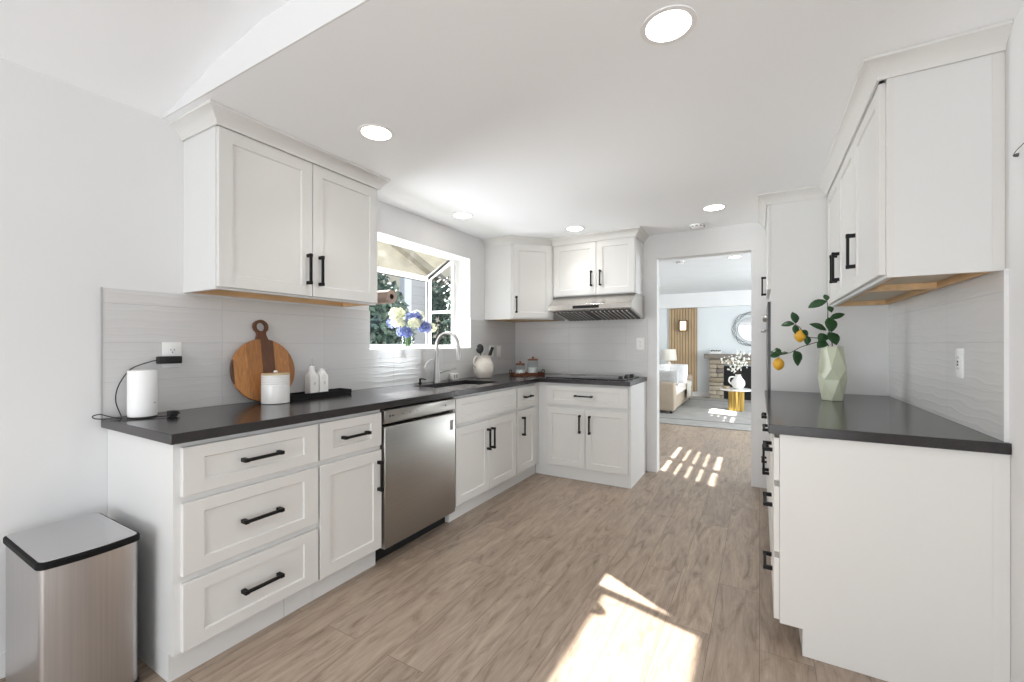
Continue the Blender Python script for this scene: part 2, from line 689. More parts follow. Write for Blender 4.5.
def dup(root, loc, label):
    r = root.copy()
    COL.objects.link(r)
    r.location = loc
    r['label'] = label
    for ch in list(root.children):
        c = ch.copy()
        COL.objects.link(c)
        c.parent = r
        for g in list(ch.children):
            d = g.copy()
            COL.objects.link(d)
            d.parent = c
    return r


class Frame:
    """u along a cabinet run, v up, w out of its face"""

    def __init__(self, o, du, dw):
        self.o, self.du, self.dw = Vector(o), Vector(du).normalized(), Vector(dw).normalized()
        self.M = Matrix(((self.du.x, self.dw.x, 0, self.o.x), (self.du.y, self.dw.y, 0, self.o.y), (self.du.z, self.dw.z, 1, self.o.z), (0, 0, 0, 1)))

    def box(self, mb, u0, u1, w0, w1, v0, v1):
        return mb.box(u0, u1, w0, w1, v0, v1, self.M)


def shaker(F, u0, u1, v0, v1, t=0.020, ru=0.058, rv=0.058, rec=0.008):
    mb = MB()
    c = 0.0018
    rings = [((u0, u1, v0, v1), 0.0006), ((u0, u1, v0, v1), t - c), ((u0 + c, u1 - c, v0 + c, v1 - c), t),
             ((u0 + ru, u1 - ru, v0 + rv, v1 - rv), t), ((u0 + ru + .004, u1 - ru - .004, v0 + rv + .004, v1 - rv - .004), t - rec)]
    vv = []
    for (a, b, d, e), w in rings:
        vv += [(a, w, d), (b, w, d), (b, w, e), (a, w, e)]
    ff = [(0, 1, 2, 3)]
    for k in range(4):
        for i in range(4):
            j = (i + 1) % 4
            ff.append((k * 4 + i, k * 4 + j, k * 4 + 4 + j, k * 4 + 4 + i))
    ff.append((16, 17, 18, 19))
    mb.add(vv, ff, F.M)
    return mb


def pull(F, u, v, L, vertical, parent, t=0.020):
    """square black bar pull with two posts"""
    mb = MB()
    a = L / 2
    if vertical:
        mb.box(u - .006, u + .006, t + .023, t + .035, v - a, v + a, F.M)
        for s in (-1, 1):
            mb.box(u - .0075, u + .0075, t + .0004, t + .0365, v + s * (a - .010) - .0085, v + s * (a - .010) + .0085, F.M)
    else:
        mb.box(u - a, u + a, t + .023, t + .035, v - .006, v + .006, F.M)
        for s in (-1, 1):
            mb.box(u + s * (a - .010) - .0085, u + s * (a - .010) + .0085, t + .0004, t + .0365, v - .0075, v + .0075, F.M)
    return mb.build('handle', M_BLACK, parent, bevel=0.001, bseg=1)


def drawer(F, root, u0, u1, v0, v1, L=0.165, hu=None):
    d = shaker(F, u0, u1, v0, v1, ru=0.07, rv=0.046).build('drawer', M_CAB, root)
    if L:
        pull(F, (u0 + u1) / 2 if hu is None else hu, (v0 + v1) / 2, L, False, d)
    return d


def door(F, root, u0, u1, v0, v1, hu=None, hv=None, L=0.165, ru=0.06):
    d = shaker(F, u0, u1, v0, v1, ru=ru).build('door', M_CAB, root)
    if hu is not None:
        pull(F, hu, hv, L, True, d)
    return d


def crown(path, prof, sign=1, before=None, after=None):
    """moulding swept round a plan path; prof = closed loop of (offset outwards, z)"""
    mb = MB()
    n = len(path)
    P = [Vector((p[0], p[1])) for p in path]
    vv, ff = [], []
    k = len(prof)
    for i in range(n):
        ns = []
        for a, b in ((i - 1, i), (i, i + 1)):
            if 0 <= a and b < n:
                d = (P[b] - P[a]).normalized()
                ns.append(Vector((d.y, -d.x)) * sign)
        for q, e in ((before, i == 0), (after, i == n - 1)):
            if q is not None and e:
                d = (P[i] - Vector(q)).normalized() if i == 0 else (Vector(q) - P[i]).normalized()
                ns.append(Vector((d.y, -d.x)) * sign)
        m = ns[0] if len(ns) == 1 else (ns[0] + ns[1]) / (1 + ns[0].dot(ns[1]))
        for (o, z) in prof:
            q = P[i] + m * o
            vv.append((q.x, q.y, z))
    for i in range(n - 1):
        for j in range(k):
            l = (j + 1) % k
            ff.append((i * k + j, i * k + l, (i + 1) * k + l, (i + 1) * k + j))
    ff.append(tuple(range(k))[::-1])
    ff.append(tuple(range((n - 1) * k, n * k)))
    mb.add(vv, ff)
    return mb


HC = 2.285
CROWN = [(0.0012, 2.212), (0.010, 2.212), (0.012, 2.226), (0.024, 2.240), (0.050, 2.270), (0.056, 2.272), (0.056, HC - .001), (0.0012, HC - .001)]
XL, YB, XR = -2.42, 4.25, 0.7125

# ------------------------------------------------------------------ the room shell
mb = MB().box(-2.6, 2.75, -3.75, 11.1, -0.12, 0)
struct(mb.build('floor', floor_mat(), origin=(0, 0, 0)), 'taupe oak plank floor')

HOLES = [(2.14, 3.375, 1.195, 2.055), (5.12, 6.45, 1.33, 1.96), (8.70, 10.05, 1.33, 1.96)]
us = sorted({-3.75, 11.1} | {h[0] for h in HOLES} | {h[1] for h in HOLES})
vs = sorted({0, 2.7} | {h[2] for h in HOLES} | {h[3] for h in HOLES})


def in_left(u, v):
    return not any(h[0] < u < h[1] and h[2] < v < h[3] for h in HOLES)


struct(MB().slab(us, vs, in_left, XL, XL - 0.17, lambda u, v, w: (w, u, v)).build('wall_left', M_WALL))
# back wall with the wide doorway to the living room
struct(MB().slab([XL, -0.853, -0.063, 2.62], [0, 2.05, 2.7], lambda u, v: not (-0.853 < u < -0.063 and v < 2.05), YB, YB + 0.12,
                 lambda u, v, w: (u, w, v)).build('wall_back', M_WALL))
struct(MB().box(XR, XR + 0.12, 1.0, YB - .0005, 0, 2.7).build('wall_right', M_WALL))
struct(MB().box(XR + .121, 2.62, 1.0, 1.12, 0, 2.7).build('wall_dining', M_WALL))
struct(MB().slab([-3.75, -2.3, 0.1, 1.0], [0, 0.2, 2.3, 2.7], lambda u, v: not (-2.3 < u < 0.1 and 0.2 < v < 2.3), 2.62, 2.74,
                 lambda u, v, w: (w, u, v)).build('wall_east', M_WALL))
struct(MB().slab([XL, -2.1, 0.9, 2.62], [0, 2.2, 2.7], lambda u, v: not (-2.1 < u < 0.9 and v < 2.2), -3.62, -3.74,
                 lambda u, v, w: (u, w, v)).build('wall_front', M_WALL))
struct(MB().slab([YB + .121, 5.9, 9.3, 11.1], [0, 0.3, 2.4, 2.7], lambda u, v: not (5.9 < u < 9.3 and 0.3 < v < 2.4), 2.62, 2.74,
                 lambda u, v, w: (w, u, v)).build('wall_living', M_LWALL))
struct(MB().box(XL, 2.62, 10.95, 11.1, 0, 2.7).build('wall_far', M_LWALL))
# kitchen ceiling: a lowered slab whose front face shows towards the dining area
struct(MB().box(XL, XR, 0.92, YB, HC, 2.72).build('ceiling', M_CEIL))
struct(MB().box(XL + .0005, XR, 0.9135, 0.9195, HC, 2.70).build('trim_2', M_WALL))
prof = [(-2.42, 2.286), (-1.95, 2.395), (-1.6, 2.44), (2.62, 2.46), (2.62, 2.72), (-2.42, 2.72)]
mb = MB()
vv = [(x, y, z) for y in (-3.62, 0.9130) for (x, z) in prof]
k = len(prof)
mb.add(vv, [tuple(range(k)), tuple(range(k, 2 * k))] + [(i, (i + 1) % k, k + (i + 1) % k, k + i) for i in range(k)])
struct(mb.build('ceiling_dining', M_CEIL))
struct(MB().box(XL, 2.62, YB + .1205, 10.95, 2.44, 2.7).build('ceiling_living', mat('living_ceiling_paint', (226, 229, 231), 0.85, vary=0.02, scale=3, bump=0.25, bscale=45)))
# baseboards
struct(MB().box(XL, XL + .014, -3.6, 0.7, 0.0005, 0.095).build('baseboard_left', M_TRIM, bevel=.004))
struct(MB().box(XL, 2.6, 10.935, 10.95, 0.0005, 0.12).build('baseboard_far', M_TRIM, bevel=.004))
# white soffit across the top of the far living room wall
struct(MB().box(XL, 2.6, 10.80, 10.9495, 2.10, 2.439).build('trim_1', M_TRIM))
# living room windows (their slats shape the light on the floor)
for n, y0, y1, ysl, ym in (('window_2', 5.12, 6.45, 6.45, 5.80), ('window_3', 8.70, 10.05, 9.30, 9.30)):
    m_ = MB()
    m_.box(XL - .13, XL - .09, y0, y1, 1.33, 1.425)
    m_.box(XL - .13, XL - .09, y0, y1, 1.880, 1.96)
    for k in range(1, 5):
        z = 1.425 + k * 0.091
        m_.box(XL - .13, XL - .09, y0, ysl, z - .020, z + .020)
    m_.box(XL - .13, XL - .09, ym - .05, ym + .05, 1.425, 1.88)
    struct(m_.build(n, M_TRIM))

# ---- garden (greenhouse) window over the sink
GX0, GX1 = -2.591, -2.945
wt = thing('window_1', 'white garden window box projecting outward above the sink', 'window', (GX0, 2.757, 1.15))
del wt['category']
wt['kind'] = 'structure'
Y0, Y1 = 2.14, 3.375
zf, zw = 1.915, 2.100
m_ = MB()
m_.box(GX1 - .03, GX0, Y0, Y1, 1.150, 1.194)
m_.build('window_shelf', M_TRIM, wt)
m_ = MB()
m_.box(GX1, GX1 + .04, Y0 + .041, Y1 - .041, 1.195, 1.232)           # front bottom rail
m_.box(GX1, GX1 + .04, Y0 + .041, Y1 - .041, zf - .050, zf)          # front top rail
for (a, b) in ((Y0, Y0 + .04), (Y1 - .04, Y1)):
    m_.box(GX1, GX1 + .04, a, b, 1.195, zf)                           # corner posts
    m_.box(GX0 - .028, GX0, a, b, 1.195, zw - .04)                    # wall posts
    m_.box(GX1 + .04, GX0 - .028, a + .005, b - .005, 1.195, 1.225)   # side bottom rail
    m_.box(GX1 + .04, GX0 - .028, a + .005, b - .005, 1.540, 1.566)   # side middle rail
    vv = [(x, y, z) for y in (a, b) for (x, z) in ((GX1, zf), (GX1, zf - .045), (GX0, zw - .045), (GX0, zw))]
    m_.add(vv, [(0, 1, 2, 3), (4, 5, 6, 7), (0, 1, 5, 4), (1, 2, 6, 5), (2, 3, 7, 6), (3, 0, 4, 7)])
m_.box(GX0 - .04, GX0, Y0 + .041, Y1 - .041, zw - .045, zw)
m_.build('window_frame', M_TRIM, wt)
m_ = MB()
m_.box(GX1 + .022, GX1 + .0405, Y0 + .0412, Y1 - .0412, zf - .0545, zf - .0502)
m_.box(GX1 + .022, GX1 + .0405, Y1 - .0470, Y1 - .0412, 1.2325, zf - .0548)
m_.add([(x, y, z) for y in (Y1 - .0445, Y1 - .0402) for (x, z) in ((GX1 + .04, zf + .002), (GX1 + .04, zf - .035), (GX0 - .04, zw - .052), (GX0 - .04, zw - .02))],
       [(0, 1, 2, 3), (4, 5, 6, 7), (0, 1, 5, 4), (1, 2, 6, 5), (2, 3, 7, 6), (3, 0, 4, 7)])
m_.box(GX1 + .0405, GX0 - .0285, Y1 - .0345, Y1 - .0300, 1.5662, 1.5695)
m_.build('window_gasket', M_BLKPL, wt)
m_ = MB().box(GX1 + .017, GX1 + .021, Y0 + .04, Y1 - .04, 1.232, zf - .05)
for y in (Y0 + .018, Y1 - .022):
    m_.add([(x, y + d, z) for d in (0, .004) for (x, z) in ((GX1 + .04, 1.225), (GX0 - .028, 1.225), (GX0 - .028, zw - .05), (GX1 + .04, zf - .04))],
           [(0, 1, 2, 3), (4, 5, 6, 7), (0, 1, 5, 4), (1, 2, 6, 5), (2, 3, 7, 6), (3, 0, 4, 7)])
m_.build('window_pane', M_GLASSPANE, wt)
m_ = MB()
m_.add([(x, y, z + d) for d in (-.03, -.026) for (x, y, z) in ((GX1 + .03, Y0 + .04, zf + .008), (GX0 - .02, Y0 + .04, zw), (GX0 - .02, Y1 - .04, zw), (GX1 + .03, Y1 - .04, zf + .008))],
       [(0, 1, 2, 3), (4, 5, 6, 7), (0, 1, 5, 4), (1, 2, 6, 5), (2, 3, 7, 6), (3, 0, 4, 7)])
m_.build('roof_pane', M_ROOFPANE, wt)

# ---- wavy tile backsplashes
T_L = tile_mat('wave_tile_left', 1, 1.168, 0.075)
T_B = tile_mat('wave_tile_back', 0, -1.75, 0.08)
T_R = tile_mat('wave_tile_right', 1, 2.55, 0.12)
ys = [0.703, 0.996, 2.14, 3.375, 3.63, YB - .0005]
zs = [0.9145, 1.195, 1.4705]
o = MB().slab(ys, zs, lambda u, v: not (2.14 < u < 3.375 and v > 1.195), XL + .0005, XL + .010, lambda u, v, w: (w, u, v)).build('backsplash', T_L, origin=(0, 0, 0))
tag(o, 'glossy white wave-relief tile backsplash under the window wall cabinets', 'backsplash')
o = MB().box(XL + .0105, -0.938, YB - .010, YB - .0005, 0.9145, 1.4725).build('backsplash', T_B, origin=(0, 0, 0))
tag(o, 'glossy white tile backsplash behind the cooktop under the range hood', 'backsplash')
o = MB().box(XR - .010, XR - .0005, 2.045, 3.5145, 0.9065, 1.4765).build('backsplash', T_R, origin=(0, 0, 0))
tag(o, 'white wave-relief tile backsplash behind the green vase counter on the right wall', 'backsplash')

struct(MB().box(XL + .0005, XL + .011, .6985, .7025, .9145, 1.4715).build('trim_3', mat('tile_edge_metal', (186, 186, 186), .4, .6)))
struct(MB().box(XR - .012, XR - .0005, 2.040, 2.0445, .9065, 1.4765).build('trim_4', M_WALL))

# ------------------------------------------------------------------ base cabinets, left run
FL = Frame((-1.82, 0, 0), (0, 1, 0), (1, 0, 0))
DPT = -0.598
ZB, ZT = 0.106, 0.8755


def base(name, label, F, u0, u1, cat='cabinet', toe_from=None, hollow=False, depth=DPT, toe=-0.036):
    c = F.M @ Vector(((u0 + u1) / 2, depth / 2, 0))
    root = thing(name, label, cat, (c.x, c.y, 0))
    m = MB()
    if hollow:
        F.box(m, u0, u0 + .018, depth, 0, ZB, ZT)
        F.box(m, u1 - .018, u1, depth, 0, ZB, ZT)
        F.box(m, u0 + .018, u1 - .018, depth, 0, ZB, ZB + .018)
        F.box(m, u0 + .018, u1 - .018, -.018, 0, ZB + .018, ZT)
        F.box(m, u0 + .018, u1 - .018, depth, depth + .01, ZB + .018, ZT)
    else:
        F.box(m, u0, u1, depth, 0, ZB, ZT)
    m.build('body', M_CABEDGE, root)
    m = MB()
    F.box(m, u0 if toe_from is None else toe_from, u1, depth, toe, 0.0005, ZB - .0002)
    m.build('toe_kick', M_CABEDGE, root)
    return root


c1 = base('base_cabinet', 'white three-drawer base cabinet nearest the steel bin', FL, 0.7205, 1.2955)
for v0, v1 in ((0.677, 0.855), (0.388, 0.652), (0.115, 0.362)):
    drawer(FL, c1, 0.742, 1.290, v0, v1, hu=1.022)
m_ = MB()
FL.box(m_, 1.155, 1.1565, -.0362, -.0355, .002, .104)
m_.build('toe_seam', mat('seam_grey', (150, 150, 150), .6), c1)
c2 = base('base_cabinet', 'white base cabinet with one drawer and one door left of the dishwasher', FL, 1.2965, 1.6865)
drawer(FL, c2, 1.301, 1.680, 0.677, 0.855, hu=1.497)
door(FL, c2, 1.301, 1.680, 0.112, 0.652, 1.654, 0.515, ru=0.055)
c3 = base('sink_cabinet', 'white sink base cabinet with a false front over two doors', FL, 2.338, 3.196, hollow=True)
shaker(FL, 2.346, 3.186, 0.677, 0.855, ru=0.07, rv=0.046).build('false_front', M_CAB, c3)
door(FL, c3, 2.346, 2.764, 0.115, 0.652, 2.735, 0.508)
door(FL, c3, 2.768, 3.186, 0.115, 0.652, 2.797, 0.508)
c4 = base('base_cabinet', 'narrow white base cabinet with drawer and door in the inside corner', FL, 3.197, 3.6545)
drawer(FL, c4, 3.214, 3.548, 0.677, 0.855, L=0.14, hu=3.381)
door(FL, c4, 3.214, 3.548, 0.115, 0.652, 3.290, 0.515)

FB = Frame((0, 3.655, 0), (1, 0, 0), (0, -1, 0))
c5 = base('base_cabinet', 'white base cabinet below the cooktop with wide drawer and two doors', FB, -1.82, -0.9475, depth=-0.594, toe=-0.006, toe_from=-1.856)
drawer(FB, c5, -1.730, -0.966, 0.677, 0.855, L=0.17, hu=-1.36)
door(FB, c5, -1.730, -1.351, 0.115, 0.652, -1.396, 0.515)
door(FB, c5, -1.347, -0.966, 0.115, 0.652, -1.303, 0.515)

# ------------------------------------------------------------------ dishwasher
dw = thing('dishwasher', 'stainless steel dishwasher with control strip on its top edge', 'dishwasher', (-2.1, 2.012, 0))
MB().box(-2.40, -1.845, 1.694, 2.332, 0.10, 0.872).build('tub', M_DARK, dw)
MB().box(-2.35, -1.88, 1.70, 2.326, 0.0005, 0.0995).build('toe_kick', M_DARK, dw)
m_ = MB()
pf = [(-1.845, 0.092), (-1.797, 0.092), (-1.793, 0.097), (-1.793, 0.760), (-1.800, 0.770), (-1.845, 0.770)]
m_.add([(x, y, z) for y in (1.697, 2.329) for (x, z) in pf], [tuple(range(6)), tuple(range(6, 12))] + [(i, (i + 1) % 6, 6 + (i + 1) % 6, 6 + i) for i in range(6)])
dd = m_.build('door', M_STEEL, dw, bevel=.003)
m_ = MB()
pf = [(-1.845, 0.790), (-1.812, 0.782), (-1.793, 0.790), (-1.793, 0.858), (-1.800, 0.866), (-1.845, 0.866)]
m_.add([(x, y, z) for y in (1.697, 2.329) for (x, z) in pf], [tuple(range(6)), tuple(range(6, 12))] + [(i, (i + 1) % 6, 6 + (i + 1) % 6, 6 + i) for i in range(6)])
cp = m_.build('control_panel', M_STEEL, dw, bevel=.002)
M_MARK = mat('grey_print', (92, 92, 92), .5)
for (y, r, nm) in ((1.735, .008, 'badge'), (2.225, .007, 'power_button')):
    MB().lathe([(r, 0), (r, .0006)], (0, 0, 0), 16, Matrix.Translation((-1.793, y, 0.828)) @ Matrix.Rotation(PI / 2, 4, 'Y')).build(nm, M_MARK, cp)
MB().box(-1.793, -1.7925, 1.748, 1.768, .823, .833).build('badge', M_MARK, cp)
for k in range(3):
    MB().box(-1.793, -1.7925, 1.83 + k * .06, 1.842 + k * .06, .826, .831).build('button_mark', M_MARK, cp)
MB().box(-1.7925, -1.792, 2.272, 2.305, .655, .722).build('label', mat('faint_label', (150, 149, 146), .5), dd)

# ------------------------------------------------------------------ countertops, sink, cooktop
xs = [XL + .0006, -2.265, -1.905, -1.781, -0.943]
ysc = [0.699, 2.42, 3.10, 3.612, YB - .0006]


def in_top(x, y):
    if -2.265 < x < -1.905 and 2.42 < y < 3.10:
        return False
    return x < -1.781 or y > 3.612


o = MB().slab(xs, ysc, in_top, 0.8762, 0.914, lambda u, v, w: (u, v, w)).build('countertop', M_QUARTZ, bevel=.0025)
tag(o, 'charcoal quartz L-shaped countertop running past the sink to the cooktop', 'countertop')
sk = thing('kitchen_sink', 'stainless steel undermount sink below the faucet', 'sink', (-2.085, 2.76, .70))
m_ = MB()
X0, X1, YA, YZ = -2.275, -1.895, 2.41, 3.11
m_.slab([X0, X0 + .012, X1 - .012, X1], [YA, YA + .012, YZ - .012, YZ], lambda x, y: not (X0 + .012 < x < X1 - .012 and YA + .012 < y < YZ - .012), .705, .8758, lambda u, v, w: (u, v, w))
m_.box(X0, X1, YA, YZ, .70, .7048)
m_.build('basin', mat('sink_steel', (206, 205, 203), .42, .75, vary=.03), sk, bevel=.003)
MB().lathe([(.03, 0), (.045, .002), (.045, .004), (.02, .004)], (-2.10, 2.80, .7049), 20).build('drain', M_NICKEL, sk)

ct = thing('cooktop', 'black glass cooktop set on the counter under the hood', 'cooktop', (-1.40, 3.95, .914))
MB().rbox(-1.765, -1.005, 3.69, 4.195, .9143, .9215, .003, 2).build('glass_top', mat('black_ceran_glass', (20, 20, 22), .06, vary=.05), ct)
for (x, y, r) in ((-1.58, 3.83, .09), (-1.58, 4.06, .075), (-1.28, 3.83, .075), (-1.28, 4.06, .09)):
    MB().lathe([(r - .0015, .92155), (r - .0015, .92175), (r + .0015, .92175), (r + .0015, .92155), (r - .0015, .92155)], (x, y, 0), 40).build('burner_ring', mat('burner_print', (90, 90, 92), .4), ct)
kp = [(-1.085, 3.83), (-1.065, 3.95), (-1.085, 4.06), (-1.065, 4.14)]
for (x, y) in kp:
    k_ = MB().lathe([(.019, 0), (.021, .003), (.018, .02), (.015, .023), (0, .023)], (x, y, .9217), 18).build('knob', M_BLKPL, ct)

# ------------------------------------------------------------------ wall cabinets, left
FU = Frame((-2.12, 0, 0), (0, 1, 0), (1, 0, 0))
u1 = thing('wall_cabinet', 'large white two-door wall cabinet above the cutting board', 'cabinet', (-2.27, 1.467, 1.48))
m_ = MB()
m_.slab([XL + .0006, XL + .014, -2.138, -2.12], [1.0, 1.018, 1.912, 1.930], lambda x, y: not (XL + .014 < x < -2.138 and 1.018 < y < 1.912), 1.480, 1.512, lambda u, v, w: (u, v, w))
m_.box(XL + .0006, -2.12, 1.0, 1.930, 1.5121, 2.240)
m_.build('body', M_CABEDGE, u1)
m_ = MB()
m_.box(XL + .0146, -2.1386, 1.0186, 1.034, 1.481, 1.509)
m_.box(XL + .0146, -2.1386, 1.896, 1.9114, 1.481, 1.509)
m_.box(-2.153, -2.1386, 1.0345, 1.8955, 1.481, 1.509)
m_.box(XL + .0146, XL + .03, 1.0345, 1.8955, 1.481, 1.509)
m_.box(XL + .0146, -2.1386, 1.0186, 1.9114, 1.509, 1.5119)
m_.build('underside', M_RAWWOOD, u1)
door(FU, u1, 1.004, 1.469, 1.490, 2.211, 1.440, 1.632)
door(FU, u1, 1.473, 1.927, 1.490, 2.211, 1.512, 1.632)
crown([(XL + .0006, 1.0), (-2.10, 1.0), (-2.10, 1.930), (XL + .0006, 1.930)], CROWN, 1).build('crown_moulding', M_CAB, u1)

# diagonal corner cabinet
u2 = thing('corner_wall_cabinet', 'white diagonal corner wall cabinet with one door above the pitcher', 'cabinet', (-2.2, 4.0, 1.48))
pa, pb = Vector((-2.115, 3.632)), Vector((-1.8015, 3.945))
poly = [(XL + .0006, 3.632), tuple(pa), tuple(pb), (-1.8015, YB - .0006), (XL + .0006, YB - .0006)]
MB().prism(poly, 1.480, 2.240).build('body', M_CABEDGE, u2)
MB().prism([(XL + .02, 3.65), (-2.12, 3.65), (-1.82, 3.95), (-1.82, 4.22), (XL + .02, 4.22)], 1.4785, 1.4799).build('underside', M_RAWWOOD, u2)
FD = Frame((pa.x, pa.y, 0), (1, 1, 0), (1, -1, 0))
LD = (pb - pa).length
door(FD, u2, 0.020, LD - .022, 1.490, 2.211, 0.048, 1.62)
crown([(XL + .0006, 3.632), tuple(pa), tuple(pb), (-1.8015, 3.9465)], CROWN, 1).build('crown_moulding', M_CAB, u2)

# over-hood cabinet
FH = Frame((0, 3.95, 0), (1, 0, 0), (0, -1, 0))
u3 = thing('wall_cabinet', 'short white two-door wall cabinet directly above the range hood', 'cabinet', (-1.39, 4.1, 1.70))
MB().box(-1.7995, -0.980, 3.95, YB - .0006, 1.700, 2.240).build('body', M_CABEDGE, u3)
door(FH, u3, -1.793, -1.350, 1.708, 2.211, -1.392, 1.860, L=.15)
door(FH, u3, -1.346, -0.984, 1.708, 2.211, -1.304, 1.860, L=.15)
crown([(-1.7995, 3.93), (-0.980, 3.93), (-0.980, YB - .0006)], CROWN, 1).build('crown_moulding', M_CAB, u3)

# range hood
hd = thing('range_hood', 'stainless steel under-cabinet range hood with black display above the cooktop', 'range hood', (-1.37, 4.0, 1.475))
x0, x1 = -1.762, -0.966
pf = [(4.2395, 1.6985), (3.925, 1.6985), (3.745, 1.600), (3.742, 1.552), (3.765, 1.549), (4.2395, 1.476)]
n = len(pf)
m_ = MB()
m_.add([(x, y, z) for x in (x0, x1) for (y, z) in pf], [tuple(range(n)), tuple(range(n, 2 * n))] + [(i, (i + 1) % n, n + (i + 1) % n, n + i) for i in range(n)])
m_.build('canopy', M_STEELH, hd, bevel=.003)
nrm = Vector((0, -0.152, -0.988))


def under(y):
    return 1.549 - (y - 3.765) / (4.2395 - 3.765) * 0.073


m_ = MB()
for (a, b) in ((x0 + .03, -1.38), (-1.368, x1 - .03)):
    m_.add([(x, y, under(y) - .0008 - d) for d in (0, .003) for (x, y) in ((a, 3.80), (b, 3.80), (b, 4.20), (a, 4.20))],
           [(0, 1, 2, 3), (4, 5, 6, 7), (0, 1, 5, 4), (1, 2, 6, 5), (2, 3, 7, 6), (3, 0, 4, 7)])
fb = m_.build('filter', mat('dark_filter_mesh', (34, 34, 37), .45, .6, vary=.2, scale=40), hd)
m_ = MB()
for i in range(18):
    x = x0 + .05 + i * .040
    if abs(x + 1.374) < .02:
        continue
    m_.add([(x + dx, y, under(y) - .0042 - d) for d in (0, .008) for (dx, y) in ((0, 3.81), (.012, 3.81), (.012, 4.19), (0, 4.19))],
           [(0, 1, 2, 3), (4, 5, 6, 7), (0, 1, 5, 4), (1, 2, 6, 5), (2, 3, 7, 6), (3, 0, 4, 7)])
m_.build('baffle_slats', M_STEELH, fb)
MB().box(-1.51, -1.26, 3.7385, 3.7427, 1.563, 1.589).build('display', mat('display_black', (14, 14, 16), .15), hd)

# ------------------------------------------------------------------ right side
FR = Frame((0.070, 0, 0), (0, 1, 0), (-1, 0, 0))
ZTR = 0.8675
r1 = thing('base_cabinet', 'white drawer base cabinet under the green vase, its plain end panel facing us', 'cabinet', (0.4, 2.3, 0))
m_ = MB()
# end panel with the toe notch
m_.prism([(0.0705, .106), (0.146, .106), (0.146, .0005), (0.7115, .0005), (0.7115, ZTR), (0.0705, ZTR)], 0, .017,
         Matrix(((1, 0, 0, 0), (0, 0, 1, 2.035), (0, 1, 0, 0), (0, 0, 0, 1))))
m_.build('end_panel', M_CAB, r1, bevel=.001, bseg=1)
MB().box(0.0705, 0.7115, 2.0525, 2.5395, ZB, ZTR).build('body', M_CABEDGE, r1)
MB().box(0.0705, 0.090, 2.0335, 2.0349, .107, ZTR).build('edge_strip', M_CAB, r1)
MB().box(0.672, 0.7115, 2.0335, 2.0349, .001, ZTR).build('edge_strip', M_CAB, r1)
MB().box(0.146, 0.7115, 2.0525, 2.5395, .0005, ZB - .0002).build('toe_kick', M_CABEDGE, r1)
for v0, v1 in ((0.677, 0.850), (0.388, 0.652), (0.115, 0.362)):
    drawer(FR, r1, 2.045, 2.535, v0, v1)
r2 = thing('base_cabinet', 'white base cabinet with drawer and doors seen edge-on before the tall cabinet', 'cabinet', (0.4, 3.0, 0))
MB().box(0.0705, 0.7115, 2.5405, 3.5135, ZB, ZTR).build('body', M_CABEDGE, r2)
MB().box(0.146, 0.7115, 2.5405, 3.5135, .0005, ZB - .0002).build('toe_kick', M_CABEDGE, r2)
drawer(FR, r2, 2.545, 3.025, 0.677, 0.850)
drawer(FR, r2, 3.030, 3.508, 0.677, 0.850)
door(FR, r2, 2.545, 3.025, 0.115, 0.652, 2.985, 0.53)
door(FR, r2, 3.030, 3.508, 0.115, 0.652, 3.070, 0.53)
o = MB().box(0.031, XR - .0006, 2.022, 3.514, ZTR + .0005, 0.906).build('countertop', M_QUARTZ, bevel=.0025)
tag(o, 'charcoal quartz countertop carrying the green vase on the right', 'countertop')

# right wall cabinets
FRU = Frame((0.409, 0, 0), (0, 1, 0), (-1, 0, 0))
u4 = thing('wall_cabinet', 'white three-door wall cabinet on the right, its broad end panel facing us', 'cabinet', (0.56, 2.8, 1.477))
m_ = MB()
m_.slab([0.409, 0.428, XR - .015, XR - .0006], [2.070, 2.088, 2.60, 2.63, 3.495, 3.5135], lambda x, y: not (0.428 < x < XR - .015 and (2.088 < y < 2.60 or 2.63 < y < 3.495)), 1.4775, 1.512, lambda u, v, w: (u, v, w))
m_.box(0.409, XR - .0006, 2.070, 3.5135, 1.5121, 2.240)
m_.build('body', M_CABEDGE, u4)
m_ = MB()
for (a, b) in ((2.0886, 2.5994), (2.6306, 3.4944)):
    xx0, xx1 = 0.4286, XR - .0156
    m_.box(xx0, xx1, a, a + .018, 1.478, 1.505)
    m_.box(xx0, xx1, b - .018, b, 1.478, 1.505)
    m_.box(xx0, xx0 + .018, a + .0185, b - .0185, 1.478, 1.505)
    m_.box(xx1 - .018, xx1, a + .0185, b - .0185, 1.478, 1.505)
m_.box(0.428, XR - .0156, 2.6005, 2.6295, 1.4765, 1.4774)
m_.build('bottom_rail', M_RAWWOOD, u4)
MB().box(0.409, 0.430, 2.0685, 2.0699, 1.4775, 2.2115).build('edge_strip', M_CAB, u4)
MB().box(0.682, XR - .0006, 2.0685, 2.0699, 1.4775, 2.2115).build('edge_strip', M_CAB, u4)
m_ = MB()
for (a, b) in ((2.0886, 2.5994), (2.6306, 3.4944)):
    m_.box(0.4286, XR - .0156, a, b, 1.5055, 1.5119)
m_.build('underside', M_PALEPLY, u4)
door(FRU, u4, 2.092, 2.590, 1.490, 2.211, 2.545, 1.668)
door(FRU, u4, 2.596, 3.048, 1.490, 2.211, 3.012, 1.668)
door(FRU, u4, 3.052, 3.506, 1.490, 2.211, 3.088, 1.668)
crown([(XR - .0006, 2.070), (0.389, 2.070), (0.389, 3.514)], CROWN, -1, after=(0.048, 3.514)).build('crown_moulding', M_CAB, u4)

